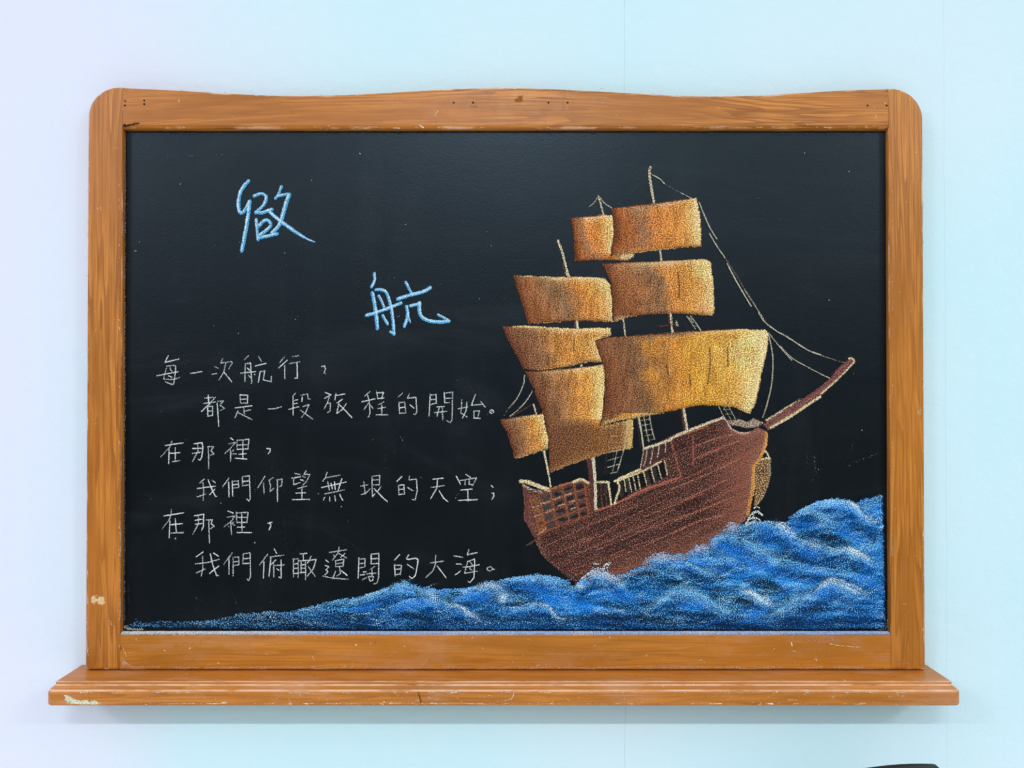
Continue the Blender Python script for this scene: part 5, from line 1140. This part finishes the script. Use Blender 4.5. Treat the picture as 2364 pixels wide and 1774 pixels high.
wear('wear_marks', ledge, -0.0667, (118, 1596, 2206, 1628), 340, 14,
     lines=chips([(140, 1625), (2190, 1625)], 90, 6) + chips([(140, 1599), (2190, 1599)], 80, 7) + [(B5([(960,440),(1030,420),(1060,365)]), 2.6, (236, 196, 170), 0.75), (B5([(150,445),(235,435)]), 4, (226, 190, 150), 0.6), (B5([(1500,410),(1530,440)]), 3, PALE, 0.6), (B5([(1115,450),(1118,478)]), 2, PALE, 0.6), (B5([(1935,370),(1928,470)]), 1.8, (226, 176, 110), 0.5), (B4([(1045,1050),(1090,1048)]), 3, PALE, 0.5), (B4([(1170,1050),(1185,1040)]), 4, PALE, 0.5), (B4([(200,1075),(300,1078)]), 2.2, PALE, 0.6), (B3([(1450,1000),(1465,1055)]), 2, (230, 180, 110), 0.6)],
     patches=[(B3([(545,1035),(600,1040),(640,1075),(730,1080),(830,1085),(845,1115),(700,1118),(560,1105)]), (222, 226, 204), 0.82), (B5([(750,450),(790,450),(820,478),(730,478)]), (222, 200, 170), 0.6)],
     stains=[(B5([(240,360),(265,450)]), 4, (70, 48, 20), 0.8), (B5([(860,470),(1000,468),(1150,476)]), 4, (80, 50, 26), 0.5), (B5([(920,362),(1000,352),(1050,358)]), 4, (76, 50, 40), 0.6), (B5([(1190,360),(1260,358)]), 4, (76, 54, 40), 0.5), (B5([(60,440),(70,430)]), 5, (60, 44, 24), 0.6)])

# ------------------------------------------------------------------ chair below the board, only its top edge in view
def chair():
    cx, cz0 = 0.0, 0.0
    y0 = -0.20
    top_x, top_z = P(2105, 1772.0, y0 - 0.022)
    e = bpy.data.objects.new('chair', None); COL.objects.link(e)
    FLOOR = -1.42
    e.location = (top_x, y0 - 0.15, FLOOR)
    tag(e, 'black chair whose arched backrest just shows at the bottom right below the board', 'chair')
    # backrest: arched shell, slightly dished and leaning towards the wall
    W = 0.0975; nx, nz = 28, 10
    XC = -0.0355
    V = []; F = []; S = []
    def pt(i, k, back):
        s_ = -1 + 2 * i / nx
        dx = XC + s_ * W
        arch = top_z - 1.30 * dx * dx
        if s_ > 0.9: arch -= 0.006 * ((abs(s_) - 0.9) / 0.1)**2
        z = arch - (k / nz) * 0.30
        y = y0 - 0.022 + 0.010 * s_ * s_ - 0.03 * (k / nz) + (0.012 if back else 0)
        return (top_x + dx + s_ * 0.03 * (k / nz), y, z)
    for back in (0, 1):
        for k in range(nz + 1):
            for i in range(nx + 1): V.append(pt(i, k, back))
    n = nx + 1; off = n * (nz + 1)
    for k in range(nz):
        for i in range(nx):
            a = k * n + i
            F.append((a, a + n, a + n + 1, a + 1)); F.append((off + a, off + a + 1, off + a + n + 1, off + a + n))
    for i in range(nx):
        F.append((i, i + 1, off + i + 1, off + i)); b = nz * n + i; F.append((b + 1, b, off + b, off + b + 1))
    for k in range(nz):
        a = k * n; F.append((a + n, a, off + a, off + a + n)); a = k * n + nx; F.append((a, a + n, off + a + n, off + a))
    me = mesh_from(V, F, True)
    bm = bmesh.new(); bm.from_mesh(me); bmesh.ops.recalc_face_normals(bm, faces=bm.faces[:]); bm.to_mesh(me); bm.free()
    link('backrest', me, M_CHAIR, e)
    mx = top_x - 0.0355; sz = FLOOR + 0.40
    # seat
    bm = bmesh.new(); bmesh.ops.create_cube(bm, size=1)
    bmesh.ops.scale(bm, vec=(0.34, 0.33, 0.018), verts=bm.verts[:]); bmesh.ops.translate(bm, vec=(mx, y0 - 0.235, sz), verts=bm.verts[:])
    bmesh.ops.bevel(bm, geom=[g for g in bm.edges], offset=0.008, segments=3, affect='EDGES')
    me = bpy.data.meshes.new('seat'); bm.to_mesh(me); bm.free(); link('seat', me, M_CHAIR, e)
    def tube(name, pts, r):
        bm = bmesh.new(); rings = []
        for q, (x, y, z) in enumerate(pts):
            rings.append([bm.verts.new((x + r * cos(2 * pi * t / 10), y + r * sin(2 * pi * t / 10), z)) for t in range(10)])
        for a, b in zip(rings, rings[1:]):
            for t in range(10): bm.faces.new((a[t], a[(t + 1) % 10], b[(t + 1) % 10], b[t]))
        bm.faces.new(rings[0][::-1]); bm.faces.new(rings[-1])
        bmesh.ops.recalc_face_normals(bm, faces=bm.faces[:])
        me = bpy.data.meshes.new(name); bm.to_mesh(me); bm.free()
        for p_ in me.polygons: p_.use_smooth = True
        link(name, me, M_STEEL, e)
    for sx in (-1, 1):
        tube('leg', [(mx + sx * 0.17, y0 - 0.40, FLOOR), (mx + sx * 0.155, y0 - 0.375, sz - 0.006)], 0.010)
        tube('leg', [(mx + sx * 0.17, y0 - 0.06, FLOOR), (mx + sx * 0.155, y0 - 0.085, sz - 0.006)], 0.010)
        tube('back_post', [(mx + sx * 0.085, y0 - 0.085, sz + 0.004), (mx + sx * 0.080, y0 - 0.035, top_z - 0.27)], 0.009)
chair()

# floor carrying the chair, below the picture, kept short and pale for bounced light
fl = mesh_from([(-4, -1.1, -1.42), (4, -1.1, -1.42), (4, WALL_Y, -1.42), (-4, WALL_Y, -1.42)], [(0, 1, 2, 3)])
tag(link('floor', fl, plain('floor_pale_bounce', (0.70, 0.68, 0.64), 0.5, 0.3)), 'unseen floor strip below the wall, pale for bounced light', None, None, 'structure')
